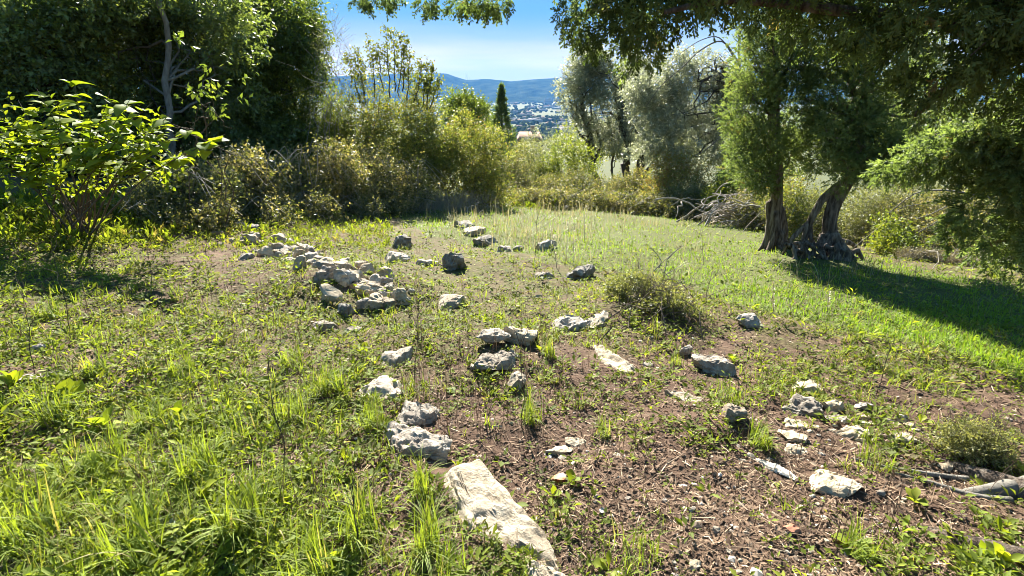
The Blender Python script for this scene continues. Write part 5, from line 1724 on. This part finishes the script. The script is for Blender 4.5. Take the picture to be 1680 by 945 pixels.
for x, y, n, L, W, s, lab in [
        (700, 890, 150, .26, .004, .07, "tall upright grass tuft left of the long slab"), (690, 800, 70, .22, .004, .05, "grass tuft behind the tall upright tuft"),
        (590, 880, 130, .28, .005, .09, "wide arching grass tuft with dark stalk through it"), (400, 880, 120, .26, .006, .09, "broad bladed grass tuft right of the pale round leaf"),
        (330, 800, 110, .24, .006, .09, "glossy arching grass tuft above the broad bladed tuft"), (90, 690, 90, .22, .007, .07, "bright broad bladed tuft by the low shaded rock"),
        (180, 770, 80, .22, .006, .08, "loose tuft with folded blades left of the pale leaf"), (60, 900, 110, .25, .006, .1, "dense tuft in the lower corner of the grass"),
        (250, 700, 80, .2, .005, .07, "fine upright tuft above the pale leaf"), (540, 640, 150, .2, .0045, .10, "fountain like tuft left of the whitish knobbly rock"),
        (480, 690, 110, .2, .0045, .09, "soft tuft left of the layered grey stone"), (610, 690, 120, .19, .0045, .09, "drooping tuft hanging over the cracked ledge"),
        (870, 680, 110, .2, .0045, .07, "dark green tuft in front of the stacked rocks"), (900, 585, 80, .18, .005, .05, "dark green tuft right of the stacked rocks"),
        (1245, 730, 140, .17, .0045, .07, "thick tuft hanging over the step beside the grey block"), (1190, 655, 90, .14, .004, .09, "bright short tuft behind the sloping cream slab"),
        (990, 700, 60, .16, .004, .05, "small tuft on bare soil right of the white flat stone"), (1110, 590, 60, .12, .004, .06, "tiny bright tuft left of the solid grey boulder"),
        (1410, 910, 90, .16, .005, .06, "star shaped tuft near the lower right corner"), (1440, 760, 70, .16, .004, .09, "wispy tuft between root and stony step"),
        (480, 600, 90, .2, .0045, .08, "tuft below the white boulder of the rubble"), (80, 520, 80, .22, .007, .08, "lush tuft under the thin dark stalk"), (300, 620, 80, .18, .005, .08, "fine tuft in the sunny weeds"), (160, 620, 70, .2, .006, .07, "coarse tuft beside the flat grey rock"), (740, 940, 90, .2, .0045, .07, "tuft at the bottom edge left of the slab"),
        (380, 730, 70, .2, .005, .07, "sparse tuft in the half shaded weeds"), (505, 945, 120, .26, .0055, .1, "large tuft at the bottom edge of the grass"), (230, 930, 110, .26, .006, .1, "leafy tuft at the bottom below the pale leaf")]:
    tuft(x, y, n, L, W, lab, spread=s)

# leafy rosettes: thing > leaf ...
def weed_leaf_mesh(seed, w):
    r = np.random.default_rng(seed)
    ys = np.linspace(0, 1, 6)
    ws = np.array([.10, .16, .34, .5, .40, .03]) * w
    bend = r.uniform(.2, .9)
    V, F = [], []
    for y, q in zip(ys, ws):
        for s in (-1, 0, 1):
            V.append([s * q * (1 + .18 * r.normal()), y - .12 * bend * y * y, -.35 * bend * y * y + abs(s) * q * .35])
    for i in range(5):
        for j in (0, 1):
            F.append([i * 3 + j, i * 3 + j + 1, i * 3 + j + 4, i * 3 + j + 3])
    return Geo().add(V, F, 0, r.uniform(.3, 1)).mesh('leaf', [M['mulberry_leaf'] if seed % 3 else M['weed_leaf']])
WL = [weed_leaf_mesh(k, [.35, .5, .28, .62, .4, .8][k % 6]) for k in range(12)]
pale = leaf_mat('pale_leaf', [(0, (.25, .30, .20)), (1, (.36, .40, .28))], .15)
def pale_leaf_mesh(seed):
    me = big_leaf_mesh(seed)
    me.materials[0] = pale
    return me
PL = [pale_leaf_mesh(50 + k) for k in range(3)]

def rosette(px, py, nl, L, label, group=None, elev=.6, meshes=None, a=None):
    r = np.random.default_rng(int(px * 3 + py))
    a = G(px, py) if a is None else a
    root = thing('leafy_weed', label, 'weed', a, group)
    k0 = int(r.integers(0, 12))
    for k in range(nl):
        an = k * 2.4 + r.uniform(-.5, .5)
        e = elev * r.uniform(.4, 1.4)
        D = np.array([[math.cos(an) * math.cos(e), math.sin(an) * math.cos(e), math.sin(e)]])
        Mx = frames(D, np.array([[0, 0, 1.]]) + r.normal(0, .25, (1, 3)))[0]
        me = (meshes or WL)
        leaf_obj(me[(k0 + k % 3) % len(me)], root, a, a + np.array([0, 0, .004]) + D[0] * .006, Mx, L * r.uniform(.6, 1.2))
    return root
for x, y, n, L, lab, el in [
        (905, 800, 6, .085, "pale green rosette with upright leaves below the pair of stones", .9), (935, 785, 5, .06, "lime weed beside a reddish fallen leaf", .8), (835, 815, 4, .09, "broad leaved weed touching the long slab", .7),
        (1405, 905, 12, .09, "large star shaped rosette in the pine litter", .3), (1560, 880, 7, .06, "leafy weed in front of the thick root", .7), (1640, 880, 9, .07, "bushy weed with rounded leaves near the right edge", .9), (1600, 850, 7, .06, "pale weed below the thick root", .6), (1500, 830, 7, .07, "low clover like weed over the thin root", .6),
        (1640, 930, 9, .08, "tall dark leaved weed in the lower right corner", 1.1), (110, 660, 7, .12, "weed with long bright lance leaves by the low rock", 1.0), (25, 640, 6, .13, "bright lance leaved weed at the left edge", 1.1), (170, 700, 6, .12, "upright lance leaved weed above the shaded hollow", 1.0), (160, 800, 6, .12, "bright forked weed in the shaded hollow", .7),
        (215, 700, 5, .11, "weed with two raised bright leaves", .8), (330, 830, 7, .12, "lance leaved weed right of the pale leaf", .7), (300, 850, 5, .11, "flat lance leaved weed under the pale leaf", .4), (30, 830, 5, .1, "yellowish weed near the left bottom", .6), (115, 430, 8, .12, "tall bright dock leaves in the sunny weeds", 1.1), (75, 410, 8, .12, "bright dock clump at the foot of the big bush", 1.0), (300, 690, 5, .09, "bright weed in a dark gap", .9), (905, 620, 6, .05, "grey green rosette on bare soil", .5), (975, 600, 6, .05, "tiny rosette next to the elongated slab", .5), (880, 560, 5, .06, "yellow green weed behind the stacked rocks", .9), (800, 640, 6, .06, "bright weed in front of the broad flat rock", .8), (780, 470, 6, .06, "bright weed by the tan meadow stone", .8)]:
    rosette(x, y, n, L, lab, None, el)
rosette(262, 762, 2, .075, "weed with one large pale grey green leaf lying flat", None, .15, PL)
rosette(292, 750, 2, .05, "smaller pale leaf lying beside the large pale leaf", None, .15, PL)
rosette(268, 885, 2, .085, "pale crinkled leaf low in the grass", None, .2, PL)
rosette(400, 935, 2, .07, "pale leaf at the bottom among grass", None, .2, PL)
rosette(165, 762, 2, .06, "bluish pale leaf in the shaded hollow", None, .2, PL)
for k in range(110):
    px, py = rng.uniform(0, 1680), rng.uniform(560, 935)
    for _ in range(12):
        if rng.random() < cover(px, py) ** 1.5:
            break
        px, py = rng.uniform(0, 1680), rng.uniform(560, 935)
    rosette(px, py, int(rng.integers(4, 7)), rng.uniform(.03, .07), "small lime leaved weed " + beside(G(px, py)), "small leafy weeds of the clearing", rng.uniform(.4, 1.1))
# fallen red leaf
a = G(925, 778)
red = leaf_mat('red_leaf', [(0, (.35, .10, .05)), (1, (.55, .28, .12))], .3)
me = big_leaf_mesh(91); me.materials[0] = red
o = link(bpy.data.objects.new('fallen_leaf', me)); o.location = (a[0], a[1], a[2] + .02); o.scale = (.07, .07, .07); o.rotation_euler = (.2, .1, 1.0)
tag(o, "fallen reddish leaf lying on brown soil next to a lime weed", 'leaf')

# ------------------------------------------------------------------ valley, town and hills
def ridge_profile(px):
    xs = [-3000, -800, 200, 560, 690, 735, 748, 765, 800, 838, 870, 912, 1000, 1200, 1500, 2200, 4500]
    ys = [120, 112, 118, 128, 122, 123, 128, 133.5, 132, 136, 133, 130, 126, 120, 124, 118, 128]
    return np.interp(px, xs, ys)

def make_hills():
    na, nr = 420, 46
    a = np.radians(np.linspace(-75, 75, na))
    r = np.linspace(4700, 8200, nr)
    X = r[:, None] * np.sin(a)[None]; Y = r[:, None] * np.cos(a)[None]
    pxr = 840 + FPX * np.tan(np.clip(a, -1.25, 1.25)) / CP * .985
    el = (152 - ridge_profile(pxr)) / FPX * (CP ** 2)
    top = el * 6600 / np.cos(a) * np.cos(a) + CAM_H
    t = np.clip((r - 4700) / 1900, 0, 1.0)
    up = sstep(0, 1, t) ** .9
    back = 1 - .5 * sstep(6700, 8200, r)
    nz = fbm(np.stack([X / 420, Y / 420, np.zeros_like(X)], -1), 61, 5)
    Z = -84 + (top[None] + 84) * (up * back)[:, None] + nz * 40 * (np.minimum(up * 1.6, 1) * (1 - .75 * np.exp(-((r - 6600) / 330) ** 2)))[:, None]
    g = Geo()
    i = np.arange(nr - 1)[:, None] * na; j = np.arange(na - 1)[None]
    g.add(np.stack([X, Y, Z], -1).reshape(-1, 3), np.stack([i + j, i + j + 1, i + na + j + 1, i + na + j], -1).reshape(-1, 4))
    m = rough_mat('wooded_hill', [(.35, (.008, .015, .008)), (.52, (.03, .042, .018)), (.7, (.065, .075, .035))], .008, bump=1.0, bdist=30, detail=10, spec=0)
    kind(g.build('hills', [m]), 'structure')
make_hills()

def valley_z(x, y):
    return hz(x, y)

def box(g, c, s, mat=0, rnd=.5):
    x, y, z = s[0] / 2, s[1] / 2, s[2]
    V = np.array([[-x, -y, 0], [x, -y, 0], [x, y, 0], [-x, y, 0], [-x, -y, z], [x, -y, z], [x, y, z], [-x, y, z]]) + np.asarray(c)
    g.add(V, [[0, 1, 5, 4], [1, 2, 6, 5], [2, 3, 7, 6], [3, 0, 4, 7], [4, 5, 6, 7]], mat, rnd)

wallm = [rough_mat('town_wall_white', [(.3, (.36, .35, .33)), (.7, (.46, .44, .42))], .3, bump=0, spec=0), rough_mat('town_wall_cream', [(.3, (.26, .24, .19)), (.7, (.34, .31, .25))], .3, bump=0, spec=0), rough_mat('town_wall_grey', [(.3, (.30, .30, .30)), (.7, (.40, .40, .40))], .3, bump=0)]
roofm = rough_mat('clay_tiles', [(.3, (.22, .14, .10)), (.7, (.33, .23, .17))], 1.5, bump=.3, spec=.03)
flatroof = rough_mat('flat_roof', [(.3, (.20, .19, .18)), (.7, (.28, .27, .26))], .3, bump=0, spec=0)
glassm = rough_mat('dark_window', [(.3, (.03, .035, .045)), (.7, (.06, .07, .08))], .3, rough=.2, bump=0, spec=.5)

def house_mesh(k):
    g = Geo()
    w, d, h = [(14, 10, 6), (22, 12, 9), (12, 10, 5), (40, 18, 7), (16, 14, 15), (60, 30, 8)][k]
    box(g, (0, 0, -2), (w, d, h + 2), 0)
    if k in (0, 2, 1):
        x, y = w / 2 + .5, d / 2 + .5
        g.add([[-x, -y, h + .01], [x, -y, h + .01], [x, y, h + .01], [-x, y, h + .01], [-x * .5, 0, h + 2.6], [x * .5, 0, h + 2.6]], [[0, 1, 5, 4], [2, 3, 4, 5]], 1)
        g.F.append(np.array([[1, 2, 5], [3, 0, 4]]) + g.n - 6); g.M.append(np.ones(2, np.int32))
    else:
        box(g, (0, 0, h), (w * .96, d * .96, .5), 1)
        box(g, (w * .2, 0, h + .5), (w * .2, d * .3, 1.8), 0)
    for f in range(int(h // 3)):
        for q in range(int(w // 4)):
            x = -w / 2 + 2 + q * 4
            z = f * 3 + 1
            g.add([[x - .8, -d / 2 - .06, z], [x + .8, -d / 2 - .06, z], [x + .8, -d / 2 - .06, z + 1.4], [x - .8, -d / 2 - .06, z + 1.4]], [[0, 1, 2, 3]], 2)
    return g
r_ = np.random.default_rng(99)
HM = [[house_mesh(k).mesh('town_building', [wallm[c], roofm if k in (0, 1, 2) else flatroof, glassm], smooth=False) for c in range(3)] for k in range(6)]
for k in range(170):
    px = r_.uniform(740, 1010); py = 163 + 60 * r_.random() ** 1.3
    rr = rays(px, py)
    t = (CAM_H + 82) / -rr[2]
    x, y = rr[0] * t, rr[1] * t
    y = min(y, 4550)
    kk = int(r_.choice(6, p=[.27, .2, .2, .14, .09, .10]))
    cc_ = int(r_.choice(3, p=[.55, .3, .15]))
    o = link(bpy.data.objects.new('town_building', HM[kk][cc_]))
    o.location = (x, y, float(hz(x, y)))
    o.rotation_euler = (0, 0, r_.uniform(-.6, .6))
    tag(o, "tiny %s %s in the %s part of the hazy valley town" % (['white', 'cream', 'grey'][cc_], ['tiled house', 'wide tiled house', 'small tiled house', 'long flat roofed hall', 'tall flat roofed block', 'large flat roofed shed'][kk], 'near' if y < 1500 else 'middle' if y < 2600 else 'far'), 'building', "buildings of the town in the valley")
def slab_block(px, py, w, lab):
    rr = rays(px, py); t = (CAM_H + 84) / -rr[2]
    x, y = rr[0] * t, min(rr[1] * t, 4500)
    s = y / FPX
    base = np.array([x, y, float(hz(x, y))])
    root = thing('apartment_block', lab, 'building', base, "two large white blocks in the town")
    g = Geo(); box(g, (0, 0, -2), (w * s, 30, 9 * s)); g.build('wall', [wallm[0]], root, smooth=False)
    g = Geo(); box(g, (0, 0, 9 * s - 1.99), (w * s * .96, 28, 2)); g.build('roof', [flatroof], root, smooth=False)
    g = Geo(); box(g, (0, -15.2, 9 * s * .45), (w * s * .9, .3, 3)); g.build('window_band', [glassm], root, smooth=False)
slab_block(899, 172, 12, "large white block in the far town, left of a pair")
slab_block(913, 172, 9, "large white block in the far town, right of a pair")
for x in (766, 769):
    p = P(x, 134, 6500)
    root = thing('radio_mast', "thin radio mast on the saddle of the far ridge, %s of two" % ("taller" if x == 766 else "shorter"), 'mast', (p[0], p[1], p[2] - 10))
    g = Geo(); tube(g, [[0, 0, 0], [0, 0, 60 + (40 if x == 766 else 0)]], [2.2, 1.2], 6, 0); g.build('pole', [wallm[2]], root)

# woods of the valley
def far_woods():
    g = Geo()
    r = np.random.default_rng(71)
    bm = bmesh.new(); bmesh.ops.create_icosphere(bm, subdivisions=1, radius=1)
    V = np.array([v.co[:] for v in bm.verts]); F = np.array([[v.index for v in f.verts] for f in bm.faces]); bm.free()
    n = 4600
    px = r.uniform(600, 1150, n); py = 164 + 90 * r.random(n) ** 1.2
    rr = rays(px, py); t = (CAM_H + 82) / -rr[:, 2]
    x, y = rr[:, 0] * t, np.minimum(rr[:, 1] * t, 4600)
    p = np.stack([x, y, hz(x, y) + 2], -1)
    keep = n2(x, y, 230, 8) + r.normal(0, .25, n) > -.25
    p = p[keep]; n = len(p)
    s = r.uniform(3.5, 8, n)[:, None] * np.array([1.3, 1.3, 1.0]) * r.uniform(.7, 1.3, (n, 3))
    for j in range(5):
        q = np.arange(n) % 5 == j
        U = V * (1 + .45 * vnoise(V * 2.6 + j * 5, j))[:, None]
        rep(g, U, F, p[q], yaw(r.uniform(0, 6.28, q.sum())), s[q], 0, r.random(q.sum()))
    kind(g.build('far_woods', [M['far_leaf']], smooth=False), 'stuff')
far_woods()

# hillside trees just below the crest, dark pointed cypress and the tiled roof
def pointed_cypress(px, py_top, py_base, d, w, lab, group=None, n=3000):
    _sd[0] += 1
    r = np.random.default_rng(_sd[0])
    b = P(px, py_base, d); top = P(px, py_top, d)
    base = on_ground(b)
    root = thing('pointed_cypress', lab, 'tree', base, group)
    H = top[2] - base[2]
    R0 = w * mpp(b)
    z = r.random(n)
    rad = R0 * (1 - z) ** .95
    an = r.uniform(0, 6.28, n)
    q = .5 + .5 * r.random(n) ** .5
    wob = 1 + .25 * np.sin(an * 3 + z * 14) + r.normal(0, .12, n)
    T = base + np.stack([np.cos(an) * rad * q * wob, np.sin(an) * rad * q * wob, H * (.05 + .93 * z)], -1)
    D = np.stack([np.cos(an), np.sin(an), 1.1 + 3 * z ** 4], -1)
    T = np.concatenate([T, base + np.stack([r.normal(0, .04, 40), r.normal(0, .04, 40), H * r.uniform(.88, 1.0, 40)], -1)])
    D = np.concatenate([D, np.stack([r.normal(0, .15, 40), r.normal(0, .15, 40), np.ones(40)], -1)])
    g = Geo(); sprays(g, T, nrm(D), r, H * .035, SPR_S, 0, (.2, .15))
    g.build('crown', [M['cypress_leaf']], root, base)
    g = Geo(); tube(g, [base - [0, 0, .3], base + [0, 0, H * .5], base + [0, 0, H * .97]], [R0 * .12, R0 * .08, .02], 8, 0); g.build('trunk', [M['dark_bark']], root, base)
pointed_cypress(823, 141, 235, 52, 38, "dark pointed cypress standing before the hazy valley")
pointed_cypress(844, 212, 232, 140, 7, "tiny dark cypress beside the far houses", n=260)
broad_tree('hillside_tree', "dark bushy tree behind the dark pointed cypress", P(800, 240, 60), P(800, 205, 60), .2, [blob(795, 195, 22, 18, 60, 2), blob(775, 200, 18, 20, 60, 2)], M['dark_leaf'], M['dark_bark'], 900, .6, 8, .22, .13, limbn=5, tone=(.75, .2))

def tiled_house():
    p = P(868, 234, 62)
    base = np.array([p[0], p[1], float(hz(p[0], p[1]))])
    s = mpp(p)
    zt = P(872, 223, 62)[2]
    root = thing('tiled_house', "house with a low orange tiled roof below the meadow", 'house', base)
    w, d = 40 * s, 5.0
    hwall = zt - base[2] - .25
    g = Geo(); box(g, (0, 0, -1), (w * .94, d * .9, hwall + 1)); g.build('wall', [wallm[1]], root, smooth=False)
    rf = bpy.data.objects.new('roof', None); link(rf); rf.parent = root
    x, y = w / 2, d / 2 + .3
    hr = .6
    g = Geo()
    g.add([[-x, -y, hwall], [x, -y, hwall], [x, y, hwall], [-x, y, hwall], [-x * .8, 0, hwall + hr], [x * .8, 0, hwall + hr]], [[0, 1, 5, 4], [2, 3, 4, 5], [3, 2, 1, 0]], 0)
    g.F.append(np.array([[1, 2, 5], [3, 0, 4]]) + g.n - 6); g.M.append(np.zeros(2, np.int32))
    g.build('roof_slope', [roofm], rf, smooth=False)
    g = Geo()
    for q in range(40):
        xx = -x * .95 + q * (1.9 * x) / 39
        k = min(1, max(0, (x - abs(xx)) / (.2 * x)))
        tube(g, [[xx, -y - .02, hwall + .03], [xx, -y * (1 - k), hwall + hr * k + .05]], [.07, .07], 5, 0)
    kind(g.build('tile_rows', [roofm], rf), 'stuff')
    g = Geo(); box(g, (x * .3, .4, hwall + .2), (.5, .5, 1.1)); g.build('chimney', [wallm[1]], rf, smooth=False)
    for q in (-.3, .1, .35):
        g = Geo(); box(g, (q * w, -d * .45 - .03, hwall - 1.6), (.9, .1, 1.1)); g.build('window', [glassm], root, smooth=False)
tiled_house()
slope = [(p0, q0, d0) for p0, q0, d0 in [(700, 240, 45), (640, 240, 48), (860, 246, 40), (960, 240, 44), (1010, 236, 46), (900, 238, 75), (930, 232, 85), (1060, 240, 50), (1120, 240, 50)]]
for i, (px, py, d) in enumerate(slope):
    broad_tree('hillside_tree', "rounded tree on the slope, half hidden " + ['behind the yellowing thicket', 'behind the left of the thicket', 'below the tiled roof', 'behind the lime shrub', 'right of the domed bush', 'beyond the domed bush, left of two', 'beyond the domed bush, right of two', 'behind the first olive', 'behind the silvery olive'][i], P(px, py + 25, d), P(px, py, d), .14, [blob(px, py + 4, 22, 14, d, 1.6), blob(px + 12, py + 10, 20, 12, d - 1, 1.4)], M['scrub_leaf'], M['dark_bark'], 600, .5, 8, .16, .09, limbn=4, group="trees on the slope below the meadow", tone=(.55, .2))

# ------------------------------------------------------------------ air
def haze():
    g = Geo()
    x, y0, y1, z0, z1 = 9000, -1500, 9000, -140, 420
    V = [[-x, y0, z0], [x, y0, z0], [x, y1, z0], [-x, y1, z0], [-x, y0, z1], [x, y0, z1], [x, y1, z1], [-x, y1, z1]]
    g.add(V, [[3, 2, 1, 0], [4, 5, 6, 7], [0, 1, 5, 4], [1, 2, 6, 5], [2, 3, 7, 6], [3, 0, 4, 7]])
    m, nt, out = mat_new('haze_air')
    v = nt.nodes.new("ShaderNodeVolumePrincipled")
    v.inputs["Color"].default_value = (.14, .44, 1, 1)
    v.inputs["Density"].default_value = 5.5e-5
    v.inputs["Anisotropy"].default_value = 0
    nt.links.new(v.outputs[0], out.inputs["Volume"])
    kind(g.build('haze', [m], smooth=False), 'stuff')
haze()
